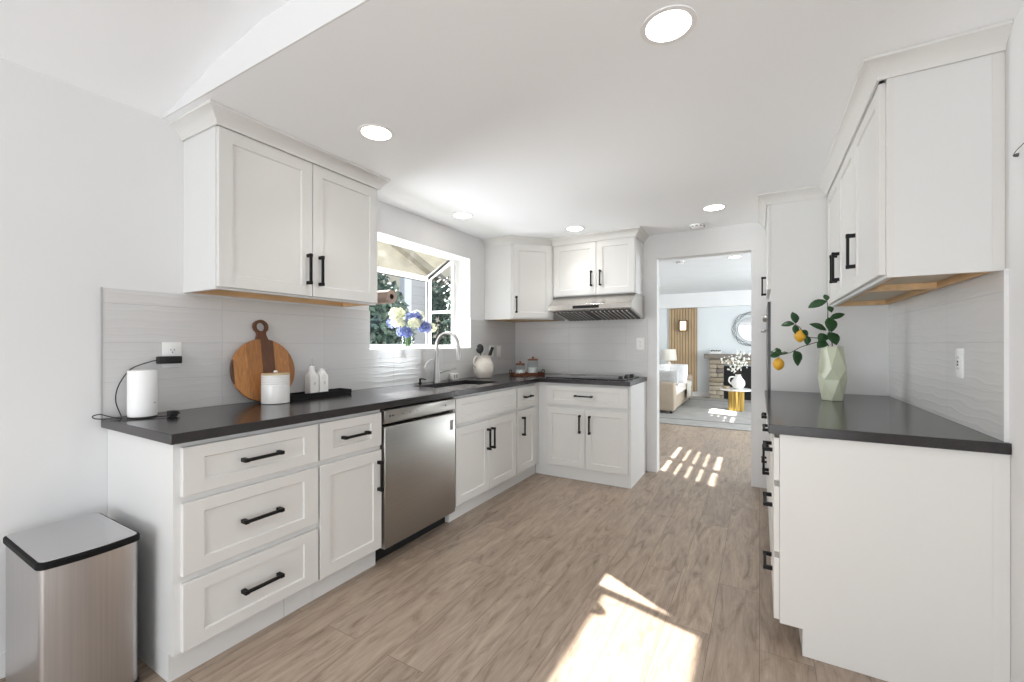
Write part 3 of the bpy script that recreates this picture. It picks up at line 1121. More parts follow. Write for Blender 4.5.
# tall oven cabinet
FT = Frame((0.068, 0, 0), (0, 1, 0), (-1, 0, 0))
tc_ = thing('tall_cabinet', 'tall white oven cabinet standing between right counter and doorway', 'cabinet', (0.39, 3.88, 0))
MB().box(0.0685, 0.7115, 3.5145, YB - .0008, ZB, 2.240).build('body', M_CABEDGE, tc_)
MB().box(0.120, 0.7115, 3.5145, YB - .0008, .0005, ZB - .0002).build('toe_kick', M_CABEDGE, tc_)
door(FT, tc_, 3.520, 4.243, 1.62, 2.211, 4.19, 1.72, L=.16)
drawer(FT, tc_, 3.520, 4.243, 0.56, 0.78)
drawer(FT, tc_, 3.520, 4.243, 0.115, 0.545)
crown([(0.3888, 3.5145), (0.048, 3.5145), (0.048, YB - .0008)], CROWN, -1, before=(0.3888, 3.0)).build('crown_moulding', M_CAB, tc_)
ov = thing('wall_oven', 'built-in black glass wall oven edge in the tall cabinet', 'oven', (0.06, 3.88, 0.80))
MB().box(0.050, 0.0675, 3.522, 4.241, 0.80, 1.53).build('oven_door', mat('oven_glass', (10, 10, 11), .3), ov)
m_ = MB().cyl((0.018, 3.60, 1.335), (0.018, 4.16, 1.335), .008)
for y in (3.64, 4.12):
    m_.cyl((0.018, y, 1.335), (0.0497, y, 1.335), .006)
m_.build('handle', M_NICKEL, ov)
for y in (3.75, 4.0):
    MB().lathe([(.020, 0), (.020, .012), (.015, .028), (0, .028)], (0, 0, 0), 16, Matrix.Translation((0.0497, y, 1.43)) @ Matrix.Rotation(-PI / 2, 4, 'Y')).build('knob', M_NICKEL, ov)

# ------------------------------------------------------------------ bits on the ceiling and walls
LG = 'recessed ceiling lights'
DLS = [((-1.655, 1.510), 'recessed round ceiling light closest to the big left wall cabinet'),
       ((-0.262, 1.487), 'largest recessed round ceiling light, high overhead near the top edge'),
       ((-2.105, 2.829), 'recessed round ceiling light just in front of the garden window'),
       ((-1.455, 3.661), 'recessed round ceiling light in front of the cabinet above the hood'),
       ((-0.304, 3.636), 'recessed round ceiling light nearest the smoke detector and doorway')]
proto = None
for (p, lb) in DLS:
    if proto is None:
        proto = thing('downlight', lb, 'ceiling light', (p[0], p[1], HC), LG)
        MB().lathe([(.070, -.0008), (.072, -.004), (.088, -.004), (.090, -.0008)], (p[0], p[1], HC), 32).build('trim_ring', M_TRIM, proto)
        MB().lathe([(.0695, -.0030), (.0695, -.0008)], (p[0], p[1], HC), 32).build('lens', M_LENS, proto)
    else:
        dup(proto, (p[0], p[1], HC), lb)
dup(proto, (-0.30, 6.67, 2.44), 'recessed ceiling light in the living room seen through the doorway')

sdt = thing('smoke_detector', 'round white smoke detector on the ceiling before the doorway', 'smoke detector', (-0.475, 4.09, HC))
MB().lathe([(.062, -.0008), (.062, -.012), (.050, -.026), (.020, -.032), (0, -.032)], (-0.475, 4.09, HC), 28).build('cover', M_MATTE, sdt)
m_ = MB()
for k in range(10):
    a = k * PI / 5
    m_.box(-.010, .010, .0545, .060, -.022, -.014, Matrix.Translation((-0.475, 4.09, HC)) @ Matrix.Rotation(a, 4, 'Z'))
m_.build('vent_slots', mat('slot_grey', (105, 105, 105), .6), sdt)


dup(sdt, (-1.0, 6.63, 2.44), 'small round white detector on the living room ceiling left of its light')


def outlet(F, u, v, label, name='wall_outlet', gang=1, kind='duplex', cat='outlet'):
    c = F.M @ Vector((u, 0, v))
    root = thing(name, label, cat, c)
    w = .038 * gang + (.008 if gang > 1 else 0)
    MB().rbox(u - w, u + w, .0003, .006, v - .060, v + .060, .002, 2, F.M).build('face_plate', M_PLATE, root)
    slot = mat('slot_dark', (60, 60, 60), .6)
    if kind == 'duplex':
        for s in (-1, 1):
            r_ = MB().rbox(u - .017, u + .017, .0062, .009, v + s * .021 - .0165, v + s * .021 + .0165, .003, 2, F.M).build('receptacle', M_MATTE, root)
            for q in (-1, 1):
                MB().box(u + q * .0065 - .0012, u + q * .0065 + .0012, .0091, .0096, v + s * .021 - .002, v + s * .021 + .008, F.M).build('slot', slot, r_)
            MB().box(u - .0025, u + .0025, .0091, .0096, v + s * .021 - .011, v + s * .021 - .006, F.M).build('slot', slot, r_)
    else:
        r_ = MB().rbox(u - .0165, u + .0165, .0062, .009, v - .033, v + .033, .002, 2, F.M).build('rocker' if kind == 'switch' else 'receptacle', M_MATTE, root)
        if kind == 'gfci':
            for q in (-1, 1):
                MB().box(u - .006, u + .006, .0091, .0105, v + q * .006 - .004, v + q * .006 + .004, F.M).build('test_button', slot, r_)
            for s in (-1, 1):
                for q in (-1, 1):
                    MB().box(u + q * .0065 - .0012, u + q * .0065 + .0012, .0091, .0096, v + s * .022 - .003, v + s * .022 + .005, F.M).build('slot', slot, r_)
    return root


FWL = Frame((XL + .0103, 0, 0), (0, 1, 0), (1, 0, 0))
FWB = Frame((0, YB - .0103, 0), (1, 0, 0), (0, -1, 0))
FWR = Frame((XR - .0103, 0, 0), (0, 1, 0), (-1, 0, 0))
outlet(FWL, 0.948, 1.180, 'white wall outlet behind the white speaker with an adapter plugged in')
outlet(FWL, 3.735, 1.155, 'white wall outlet just left above the utensil pitcher, beside the switch')
outlet(FWL, 3.885, 1.155, 'white rocker switch plate on the tile nearest the back corner', 'light_switch', kind='switch', cat='switch')
outlet(FWB, -1.005, 1.235, 'white outlet on the tile at the right end behind the cooktop')
outlet(FWR, 2.400, 1.153, 'white outlet with dark test buttons on the right wall tile', kind='gfci')

hk = thing('wall_hook', 'small dark metal hook on the wall at the right picture edge', 'hook', (XR, 1.98, 1.83))
MB().lathe([(.006, 0), (.006, .004), (.004, .010), (0, .012)], (0, 0, 0), 12, Matrix.Translation((XR - .0004, 1.985, 1.832)) @ Matrix.Rotation(-PI / 2, 4, 'Y')).build('knob', mat('aged_nickel', (96, 94, 92), .4, .8), hk)
MB().tube([(XR - .012, 1.985, 1.832), (XR - .014, 1.96, 1.838), (XR - .013, 1.91, 1.845)], .0012, 8).build('rod', mat('aged_nickel', (96, 94, 92), .4, .8), hk)

# ------------------------------------------------------------------ step bin beside the left cabinets
bn = thing('trash_bin', 'brushed steel trash bin with black rim beside the left cabinets', 'trash bin', (-2.13, 0.535, 0))


def bin_poly(x0, x1, y0, y1, r, bulge):
    pts = []
    yc = (y0 + y1) / 2
    hw = (y1 - y0) / 2

    def bx(y):
        return x1 + bulge * (1 - ((y - yc) / hw) ** 2)
    n = 6
    for k in range(n + 1):
        a = -PI / 2 + k * PI / 2 / n
        pts.append((x1 - r + r * math.cos(a), y0 + r + r * math.sin(a)))
    for k in range(1, 12):
        y = y0 + r + (y1 - y0 - 2 * r) * k / 12
        pts.append((bx(y) - bulge * (1 - ((hw - r) / hw) ** 2), y))
    for k in range(n + 1):
        a = k * PI / 2 / n
        pts.append((x1 - r + r * math.cos(a), y1 - r + r * math.sin(a)))
    for k in range(n + 1):
        a = PI / 2 + k * PI / 2 / n
        pts.append((x0 + r + r * math.cos(a), y1 - r + r * math.sin(a)))
    for k in range(n + 1):
        a = PI + k * PI / 2 / n
        pts.append((x0 + r + r * math.cos(a), y0 + r + r * math.sin(a)))
    return pts


BX0, BX1, BY0, BY1 = -2.335, -1.920, 0.408, 0.668
m_ = MB().prism(bin_poly(BX0 + .006, BX1 - .006, BY0 + .006, BY1 - .006, .024, .016), .028, .525, smooth=True)
for f in m_.bm.faces:
    if len(f.verts) > 4:
        f.smooth = False
m_.build('body', mat('bin_steel', (186, 183, 182), .34, .95, vary=.05, scale=4, stretch=(40, 40, 0.4)), bn)
MB().prism(bin_poly(BX0 + .002, BX1 - .002, BY0 + .002, BY1 - .002, .026, .016), .0005, .0278).build('base', M_BLKPL, bn, bevel=.003)
MB().prism(bin_poly(BX0, BX1, BY0, BY1, .028, .017), .5255, .5475).build('rim', mat('bin_rim_plastic', (10, 10, 11), .6, vary=.05, Specular_IOR_Level=.2), bn, bevel=.004)
lid = bin_poly(BX0 + .008, BX1 - .008, BY0 + .008, BY1 - .008, .022, .016)
MB().prism(lid, .5478, .5510).build('lid', mat('lid_steel', (196, 195, 196), .24, .95, vary=.03), bn, bevel=.0015)
m_ = MB()
m_.rbox(BX0 - .022, BX0 - .0004, 0.43, 0.47, .0005, .035, .006)
m_.build('hinge_foot', M_BLKPL, bn)
m_ = MB().rbox(BX1 + .016, BX1 + .05, .50, .57, .004, .016, .004)
m_.build('pedal', M_BLKPL, bn)

# ------------------------------------------------------------------ on the left counter
ZC = 0.9142
sp = thing('speaker', 'white cylindrical speaker standing at the near end of the left counter', 'speaker', (-2.318, .806, ZC))
MB().lathe([(.045, 0.004), (.0495, .006), (.0515, .02), (.051, .196), (.049, .202), (.040, .2035), (0, .2035)], (-2.318, .806, ZC), 40).build('shell', M_MATTE, sp)
MB().lathe([(.044, 0.0002), (.0505, .0003), (.0505, .0058), (.044, .0058)], (-2.318, .806, ZC), 40).build('base', M_BLKPL, sp)
MB().lathe([(.003, 0), (.003, .001)], (0, 0, 0), 10, Matrix.Translation((-2.274, .833, ZC + .062)) @ Matrix.Rotation(PI / 2, 4, 'Y')).build('button', mat('button_grey', (150, 150, 150), .5), sp)


def smooth_path(pts, n=10):
    P = [Vector(p) for p in pts]
    out = []
    for i in range(len(P) - 1):
        p0, p1, p2, p3 = P[max(i - 1, 0)], P[i], P[i + 1], P[min(i + 2, len(P) - 1)]
        for k in range(n):
            t = k / n
            out.append(0.5 * ((2 * p1) + (p2 - p0) * t + (2 * p0 - 5 * p1 + 4 * p2 - p3) * t * t + (-p0 + 3 * p1 - 3 * p2 + p3) * t ** 3))
    out.append(P[-1])
    return out


ad = thing('power_adapter', 'black adapter plug in the outlet with its thin cable hanging down', 'power adapter', (-2.38, .93, 1.17))
MB().rbox(-2.4095 + .0105, -2.365, 0.882, 0.974, 1.140, 1.174, .004, 2).build('plug_body', M_BLKPL, ad)
m_ = MB().tube(smooth_path([(-2.38, .882, 1.157), (-2.385, .855, 1.15), (-2.392, .79, 1.12), (-2.397, .750, 1.05), (-2.400, .742, .985), (-2.39, .755, .925), (-2.36, .748, .9185),
                            (-2.335, .735, .9185), (-2.365, .712, .925), (-2.395, .690, .935), (-2.400, .668, .930), (-2.375, .672, .921), (-2.33, .713, .9185), (-2.275, .752, .9185), (-2.242, .815, .9185), (-2.222, .868, .9185)]), .0022, 8)
m_.build('cable', M_BLKPL, ad)
m_ = MB().rbox(-2.240, -2.205, .862, .892, ZC + .001, ZC + .026, .004, 2)
m_.cyl((-2.222, .892, ZC + .012), (-2.222, .904, ZC + .012), .004)
m_.box(-2.231, -2.229, .89, .905, ZC + .016, ZC + .019)
m_.build('connector', M_BLKPL, ad)

# cutting board leaning on the tiles
BC = Vector((-2.345, 1.358, ZC + .0006))
cb = thing('cutting_board', 'round acacia cutting board with ring handle leaning on the tiles', 'cutting board', BC)
tilt = math.radians(-8.5)
MBd = Matrix.Translation(BC) @ Matrix.Rotation(tilt, 4, 'Y')
R = .173


def outline():
    pts = []
    a0 = math.asin(.034 / R)
    for k in range(65):
        a = PI / 2 + a0 + (2 * PI - 2 * a0) * k / 64
        pts.append((R * math.cos(a), R + R * math.sin(a)))
    nk = [(.029, 2 * R + .008), (.024, 2 * R + .022), (.0235, 2 * R + .034), (.029, 2 * R + .044)]
    pts += nk
    hc = 2 * R + .068
    for k in range(25):
        a = -PI / 5 + (2 * PI - 3 * PI / 5) * k / 24
        pts.append((.040 * math.cos(a), hc + .040 * math.sin(a)))
    pts += [(-p[0], p[1]) for p in nk[::-1]]
    return pts, hc


pts, hc = outline()
m_ = MB()
inner = [(.025 * math.cos(2 * PI * k / 32), hc + .025 * math.sin(2 * PI * k / 32)) for k in range(32)]
tb = bmesh.new()
lo = [tb.verts.new((0, p[0], p[1])) for p in pts]
li = [tb.verts.new((0, p[0], p[1])) for p in inner]
es = [tb.edges.new((lo[i], lo[(i + 1) % len(lo)])) for i in range(len(lo))] + [tb.edges.new((li[i], li[(i + 1) % 32])) for i in range(32)]
bmesh.ops.triangle_fill(tb, edges=es, use_beauty=True)
ex = bmesh.ops.extrude_face_region(tb, geom=tb.faces[:])
for g in ex['geom']:
    if isinstance(g, bmesh.types.BMVert):
        g.co.x += .018
tb.verts.index_update()
m_.add([tuple(v.co) for v in tb.verts], [[v.index for v in f.verts] for f in tb.faces], MBd)
tb.free()
board_m = ramp_mat('acacia_boards', 1, [(0.0, (88, 54, 32)), (.338, (176, 122, 70)), (.41, (160, 108, 60)), (.487, (98, 60, 38)), (.555, (172, 118, 68)), (.64, (150, 98, 54)), (.668, (92, 56, 34)), (1, (92, 56, 34))], rough=.42, grain=(30, 30, 2.5), above=(.342, (98, 60, 38)))
m_.build('board', board_m, cb, bevel=.003)

cn = thing('canister', 'white ribbed ceramic canister with pale lid in front of the cutting board', 'canister', (-2.262, 1.362, ZC))
MB().lathe([(.066, .0006), (.069, .003), (.069, .098), (.0665, .100), (.069, .103), (.069, .110), (.0665, .112), (.069, .115), (.069, .122), (.0665, .124), (.069, .127), (.069, .134), (.0665, .136), (.069, .139), (.069, .150), (.066, .152)], (-2.262, 1.362, ZC), 40).build('jar', M_CERAM, cn)
l_ = MB().lathe([(.064, .1524), (.068, .153), (.068, .158), (.064, .160), (0, .161)], (-2.262, 1.362, ZC), 40).build('lid', mat('pale_wood_lid', (206, 184, 148), .5, vary=.08), cn)
MB().ball((-2.262, 1.362, ZC + .168), .011, .011, .008).build('knob', M_CERAM, l_)

tr = thing('tray', 'long low black tray holding two white bottles on the left counter', 'tray', (-2.325, 1.66, ZC))
m_ = MB()
tx0, tx1, ty0, ty1 = -2.385, -2.268, 1.46, 1.865
m_.box(tx0, tx1, ty0, ty1, ZC + .0005, ZC + .006)
m_.slab([tx0, tx0 + .008, tx1 - .008, tx1], [ty0, ty0 + .008, ty1 - .008, ty1], lambda x, y: not (tx0 + .008 < x < tx1 - .008 and ty0 + .008 < y < ty1 - .008), ZC + .0062, ZC + .030, lambda u, v, w: (u, v, w))
m_.build('dish', M_BLACK, tr, bevel=.0015)


def bottle(x, y, label, spout):
    root = thing('bottle', label, 'bottle', (x, y, ZC + .0065), 'white square bottles on the black tray')
    z = ZC + .0067
    w = .029
    m = MB()
    prof = [(w, 0), (w, .115), (w * .94, .128), (.020, .142), (.0175, .150), (.0175, .172), (.0195, .174), (.0195, .180)]
    if not spout:
        prof = [(w, 0), (w, .118), (w * .96, .130), (.022, .142), (.0175, .146), (.0175, .152), (.0180, .153), (.0180, .156)]
    vv, ff = [], []
    seg = 32
    for (r, h) in prof:
        sq = 1.0 if h < .13 else 0.0
        for k in range(seg):
            a = 2 * PI * k / seg
            ca, sa = math.cos(a), math.sin(a)
            if sq:
                e = 0.22
                px, py = math.copysign(abs(ca) ** e, ca), math.copysign(abs(sa) ** e, sa)
            else:
                px, py = ca, sa
            vv.append((x + r * px, y + r * py, z + h))
    for i in range(len(prof) - 1):
        for k in range(seg):
            l = (k + 1) % seg
            ff.append((i * seg + k, i * seg + l, (i + 1) * seg + l, (i + 1) * seg + k))
    ff.append(tuple(range(seg))[::-1])
    ff.append(tuple(range((len(prof) - 1) * seg, len(prof) * seg)))
    m.add(vv, ff, None, True)
    m.build('flask', M_CERAM, root, bevel=.002)
    if spout:
        c = MB().lathe([(.013, .1802), (.013, .186), (.005, .190), (.004, .215), (.0035, .222), (0, .222)], (x, y, z), 16).build('spout', M_NICKEL, root)
    else:
        MB().lathe([(.016, .1562), (.016, .159), (0, .161)], (x, y, z), 16).build('stopper', M_CERAM, root)
    m = MB()
    m.lathe([(.007, 0), (.007, .0006)], (0, 0, 0), 14, Matrix.Translation((x + w + .0002, y, z + .075)) @ Matrix.Rotation(PI / 2, 4, 'Y') @ Matrix.Diagonal((1.5, 1, 1, 1)))
    m.build('embossed_mark', mat('soft_grey_print', (205, 203, 198), .5), root)


bottle(-2.330, 1.625, 'white square bottle with a thin metal pour spout on black tray', True)
bottle(-2.330, 1.692, 'shorter-looking white square bottle without spout, right one on black tray', False)

# faucet
fa = thing('faucet', 'tall brushed nickel gooseneck kitchen faucet behind the sink', 'faucet', (-2.325, 2.772, ZC))
fx, fy = -2.325, 2.772
MB().lathe([(.033, .0004), (.033, .006), (.030, .012), (.025, .10), (.020, .17), (.0155, .20)], (fx, fy, ZC), 24).build('base', M_NICKEL, fa)
arc = [(fx, fy, ZC + .165), (fx, fy, ZC + .30)]
for k in range(1, 17):
    a = PI - k * PI / 16 * 1.02
    arc.append((fx + .105 + .105 * math.cos(a), fy + .01 * k / 16, ZC + .305 + .105 * math.sin(a)))
arc.append((fx + .213, fy + .012, ZC + .285))
MB().tube(arc, .0142, 14).build('spout', M_NICKEL, fa)
MB().tube([(fx + .213, fy + .012, ZC + .287), (fx + .217, fy + .012, ZC + .25), (fx + .222, fy + .012, ZC + .195)], [.0160, .0180, .0205], 16).build('spray_head', M_NICKEL, fa)
m_ = MB().cyl((fx, fy + .018, ZC + .085), (fx, fy + .045, ZC + .088), .015)
m_.tube([(fx, fy + .045, ZC + .088), (fx + .015, fy + .07, ZC + .092), (fx + .045, fy + .20, ZC + .108)], [.013, .010, .008], 10)
m_.build('lever', M_NICKEL, fa)

sd_ = thing('soap_dispenser', 'small dark soap pump on the counter left of the faucet', 'soap dispenser', (-2.385, 2.635, ZC))
m_ = MB().lathe([(.014, .0004), (.014, .005), (.008, .008), (.007, .026), (.009, .028), (.009, .038), (0, .040)], (-2.385, 2.635, ZC), 18)
m_.tube([(-2.385, 2.635, ZC + .033), (-2.37, 2.645, ZC + .036), (-2.345, 2.66, ZC + .030)], [.006, .005, .004], 10)
m_.build('pump', M_BLACK, sd_)

hf = thing('filter_tap', 'thin white curved drinking water tap right behind the nickel faucet', 'tap', (-2.38, 2.83, ZC))
m_ = MB().lathe([(.012, .0004), (.012, .01), (.006, .014)], (-2.38, 2.83, ZC), 14)
pth = [(-2.38, 2.83, ZC + .012), (-2.38, 2.83, ZC + .10), (-2.38, 2.825, ZC + .15), (-2.378, 2.79, ZC + .185), (-2.372, 2.74, ZC + .185), (-2.366, 2.69, ZC + .16), (-2.362, 2.66, ZC + .125)]
m_.tube(smooth_path(pth, 6), .005, 10)
m_.build('neck', M_CERAM, hf)

hs = thing('sponge_holder', 'small white two-slot holder behind the sink right of the faucet', 'holder', (-2.37, 3.06, ZC))
hb_ = MB().rbox(-2.395, -2.352, 3.020, 3.105, ZC + .0004, ZC + .058, .006, 2).build('shell', M_CERAM, hs)
for y in (3.034, 3.068):
    MB().box(-2.3519, -2.3512, y, y + .022, ZC + .010, ZC + .048).build('slot', mat('slot_mid_grey', (140, 138, 136), .5), hb_)

# pitcher with two utensils
pc = Vector((-2.262, 3.378, ZC))
pt = thing('pitcher', 'speckled cream ceramic pitcher holding dark utensils by the sink', 'pitcher', pc)
prof = [(.058, .0005), (.070, .004), (.094, .045), (.100, .080), (.094, .118), (.074, .158), (.063, .180), (.064, .198), (.070, .212), (.066, .212), (.059, .197), (.057, .180), (.068, .156), (.086, .115), (.091, .08), (.06, .012), (0, .010)]
m_ = MB().lathe(prof, tuple(pc), 36)
for v in m_.bm.verts:                      # pull a pouring lip out of the rim
    h = v.co.z - pc.z
    d = Vector((v.co.x - pc.x, v.co.y - pc.y))
    if h > .175 and d.length > .04:
        a = math.atan2(d.y, d.x)
        da = abs((a - 1.1 + PI) % (2 * PI) - PI)
        if da < .6:
            k = (1 - da / .6) * (h - .175) / .04 * .020
            v.co.x += math.cos(1.1) * k
            v.co.y += math.sin(1.1) * k
m_.build('jug', mat('speckled_glaze', (218, 211, 201), .25, vary=.16, scale=14), pt)
hp = [(-.30, -.95)]
hx, hy = -.30 / 1.0, -.95
m_ = MB().tube(smooth_path([(pc.x + hx * .056, pc.y + hy * .056, pc.z + .192), (pc.x + hx * .095, pc.y + hy * .095, pc.z + .200), (pc.x + hx * .118, pc.y + hy * .118, pc.z + .165), (pc.x + hx * .112, pc.y + hy * .112, pc.z + .125), (pc.x + hx * .092, pc.y + hy * .092, pc.z + .100)], 8), .0085, 10)
m_.build('grip', mat('speckled_glaze', (226, 218, 206)), pt)


def utensil(label, a, b, kind):
    root = thing('utensil', label, 'utensil', a, 'dark utensils in the cream pitcher')
    a, b = Vector(a), Vector(b)
    d = (b - a).normalized()
    MB().tube([a, b - d * .06], [.005, .0055], 10).build('shaft', M_BLKPL, root)
    Mx = Matrix.Translation(b) @ d.to_track_quat('Z', 'X').to_matrix().to_4x4()
    if kind == 'spoon':
        MB().ball((0, 0, -.03), .036, .012, .046, M=Matrix.Translation(b) @ Matrix.Rotation(.6, 4, 'Z')).build('bowl', M_BLKPL, root)
    else:
        MB().rbox(-.016, .016, -.003, .003, -.075, .02, .0028, 2, Mx).build('blade', M_BLKPL, root)


utensil('black round spoon standing upright in the cream pitcher', (pc.x - .005, pc.y - .02, pc.z + .02), (pc.x - .03, pc.y - .022, pc.z + .305), 'spoon')
utensil('black flat spatula leaning right out of the cream pitcher', (pc.x - .01, pc.y - .015, pc.z + .018), (pc.x + .05, pc.y + .065, pc.z + .272), 'spatula')

# wooden tray with two lidded glass jars in the corner
tcn = Vector((-2.06, 3.872, ZC))
ux, uy = Vector((.65, .76, 0)), Vector((-.76, .65, 0))
MT = Matrix(((ux.x, uy.x, 0, tcn.x), (ux.y, uy.y, 0, tcn.y), (0, 0, 1, tcn.z), (0, 0, 0, 1)))
wt_ = thing('serving_tray', 'brown wooden tray with wire handles holding two jars in the counter corner', 'tray', tcn)
M_REDWOOD = mat('reddish_wood', (112, 66, 44), .45, vary=.18, scale=10, stretch=(1, 1, 6))
m_ = MB()
m_.box(-.17, .17, -.065, .065, .0006, .010, MT)
for s in (-1, 1):
    m_.box(-.17, .17, s * .062 - .004, s * .062 + .004, .0102, .028, MT)
    m_.box(s * .166 - .004, s * .166 + .004, -.0578, .0578, .0102, .028, MT)
m_.build('base', M_REDWOOD, wt_, bevel=.0015)
for s in (-1, 1):
    p = [MT @ Vector((s * .1725, -.030, .012)), MT @ Vector((s * .178, -.030, .04)), MT @ Vector((s * .178, -.020, .056)), MT @ Vector((s * .178, .020, .056)), MT @ Vector((s * .178, .030, .04)), MT @ Vector((s * .1725, .030, .012))]
    MB().tube(smooth_path(p, 5), .004, 8).build('handle', M_BLACK, wt_)


def jar(u, r, h, label):
    c = MT @ Vector((u, 0, .0106))
    root = thing('glass_jar', label, 'jar', c, 'lidded glass jars in the corner')
    MB().lathe([(r * .94, .0005), (r, .004), (r, h - .012), (r * .9, h), (r * .84, h), (r * .94, h - .014), (r * .95, .006), (0, .005)], tuple(c), 28).build('jar_body', M_CLEAR, root)
    MB().lathe([(0, .006), (r * .92, .0062), (r * .92, h * .5), (0, h * .52)], tuple(c), 24).build('contents', mat('white_sugar', (226, 224, 222), .8, vary=.04, scale=60), root)
    l = MB().lathe([(r * .93, h + .0006), (r * .97, h + .002), (r * .97, h + .014), (r * .6, h + .020), (0, h + .021)], tuple(c), 28).build('lid', M_REDWOOD, root)
    MB().ball((c.x, c.y, c.z + h + .031), .012, .012, .011).build('knob', M_REDWOOD, l)


jar(-.075, .052, .095, 'shorter glass jar with wooden lid, left one on the corner tray')
jar(.062, .056, .140, 'taller glass jar with wooden lid, right one on the corner tray')

# paper towel roll fixed to the side of the left wall cabinet
px_, py_, pz_ = -2.145, 2.092, 1.552
pr = thing('paper_towel_roll', 'taupe paper towel roll sticking out beside the left wall cabinet', 'paper towel', (-2.25, py_, pz_))
m_ = MB().tube([(-2.375, py_, pz_), (px_, py_, pz_)], [.046, .046], 28)
MR = Matrix.Translation((-2.375, py_, pz_)) @ Matrix.Rotation(PI / 2, 4, 'Y')
m_ = MB().lathe([(.019, 0), (.046, 0), (.046, .23), (.019, .23), (.019, 0)], (0, 0, 0), 32, MR)
m_.build('roll', mat('kraft_paper', (172, 152, 140), .8, vary=.05), pr)
m_ = MB().lathe([(.0135, .002), (.0188, .002), (.0188, .228), (.0135, .228), (.0135, .002)], (0, 0, 0), 24, MR)
m_.build('core', mat('dark_card_core', (62, 44, 36), .8), pr)
m_ = MB().cyl((-2.385, py_, pz_), (px_ - .01, py_, pz_), .006)
m_.box(-2.392, -2.380, 1.9305, py_ + .008, pz_ - .008, pz_ + .008)
m_.build('holder_arm', M_BLACK, pr)

# ------------------------------------------------------------------ flowers in the garden window
fc = Vector((-2.70, 2.815, 1.1948))
gv = thing('glass_vase', 'clear glass vase of hydrangeas on the garden window shelf', 'vase', fc)
MB().lathe([(.042, .0006), (.046, .003), (.050, .16), (.047, .16), (.043, .012), (0, .010)], tuple(fc), 28).build('vessel', M_CLEAR, gv)
MB().lathe([(0, .0125), (.041, .0125), (.0445, .075), (0, .075)], tuple(fc), 24).build('water', glass('vase_water', (.88, .93, .90)), gv)
M_BLUE = island_mat('blue_petals', [(62, 74, 128), (84, 100, 160), (116, 128, 182), (150, 158, 200)], .6)
M_WHITEP = island_mat('cream_petals', [(214, 214, 186), (230, 230, 214), (196, 204, 158)], .6)
M_GREENL = island_mat('bouquet_leaf_green', [(84, 112, 62), (118, 142, 84)], .5)


def leaf(mb, base, d, up, L, Wd, curl=.18):
    d = Vector(d).normalized()
    s = d.cross(Vector(up))
    if s.length < 1e-3:
        s = d.orthogonal()
    s.normalize()
    n = s.cross(d)
    vv, ff = [], []
    st = [(0, .06), (.15, .55), (.35, .95), (.55, 1), (.75, .78), (.9, .4), (1, .03)]
    for (t, w) in st:
        c = Vector(base) + d * L * t - n * curl * L * t * t
        for q in (-1, 0, 1):
            vv.append(tuple(c + s * q * Wd / 2 * w + n * abs(q) * Wd * .14 * w))
    for i in range(len(st) - 1):
        for q in range(2):
            a = i * 3 + q
            ff.append((a, a + 1, a + 4, a + 3))
    mb.add(vv, ff, None, True)


def hydrangea(off, r, white, label, seed):
    rnd = random.Random(seed)
    c = fc + Vector(off) + Vector((0, 0, .022))
    base = fc + Vector((off[0] * .10, off[1] * .10, .02))
    root = thing('hydrangea', label, 'flower', base, 'hydrangea stems in the window vase')
    mid = fc + Vector((off[0] * .24, off[1] * .24, .155))
    MB().tube(smooth_path([base, mid, c - Vector((0, 0, r * .4))], 6), .0035, 8).build('stem', mat('green_stem', (92, 118, 66), .6), root)
    m = MB()
    n = 150
    for i in range(n):
        z = 1 - 2 * (i + .5) / n
        a = i * 2.39996
        q = math.sqrt(1 - z * z)
        nd = Vector((q * math.cos(a), q * math.sin(a), z))
        if nd.z < -.75:
            continue
        p = c + Vector((nd.x * r, nd.y * r, nd.z * r * .82)) * rnd.uniform(.55, 1.22)
        t = nd.orthogonal().normalized()
        b = nd.cross(t)
        rot = rnd.uniform(0, PI)
        s = rnd.uniform(.012, .020)
        vs_, fs_ = [], []
        for k in range(4):
            a2 = rot + k * PI / 2
            e = t * math.cos(a2) + b * math.sin(a2)
            f2 = t * math.cos(a2 + .62) + b * math.sin(a2 + .62)
            f3 = t * math.cos(a2 - .62) + b * math.sin(a2 - .62)
            k0 = len(vs_)
            vs_ += [tuple(p), tuple(p + f3 * s * .75 + nd * .002), tuple(p + e * s * 1.1 + nd * .004), tuple(p + f2 * s * .75 + nd * .002)]
            fs_.append((k0, k0 + 1, k0 + 2, k0 + 3))
        m.add(vs_, fs_)
    m.build('flower_head', M_WHITEP if white else M_BLUE, root)
    m = MB()
    for k in range(3):
        a = rnd.uniform(0, 2 * PI)
        leaf(m, mid + Vector((0, 0, .03)), (math.cos(a), math.sin(a), .25), (0, 0, 1), .09, .05)
    m.build('leaf', M_GREENL, root)


HY = [((.03, -.15, .270), .062, True, 'cream hydrangea at the left of the window bouquet, highest bloom'),
      ((.10, -.215, .195), .048, True, 'cream hydrangea at the far left edge of the window bouquet'),
      ((.125, -.045, .195), .044, True, 'small cream bloom low in the middle of the bouquet'),
      ((-.03, .165, .275), .058, True, 'cream hydrangea at the upper right of the window bouquet'),
      ((.06, .235, .165), .054, True, 'cream hydrangea drooping at the right edge of the bouquet'),
      ((.04, .045, .250), .066, False, 'large blue hydrangea in the centre of the window bouquet'),
      ((.10, -.130, .120), .056, False, 'blue hydrangea low at the left of the window bouquet'),
      ((.10, .115, .165), .060, False, 'blue hydrangea at the right of the window bouquet'),
      ((-.09, -.05, .205), .060, False, 'blue hydrangea at the back of the bouquet nearest the pane')]
for i, (off, r, w, lb) in enumerate(HY):
    hydrangea(off, r, w, lb, 40 + i)

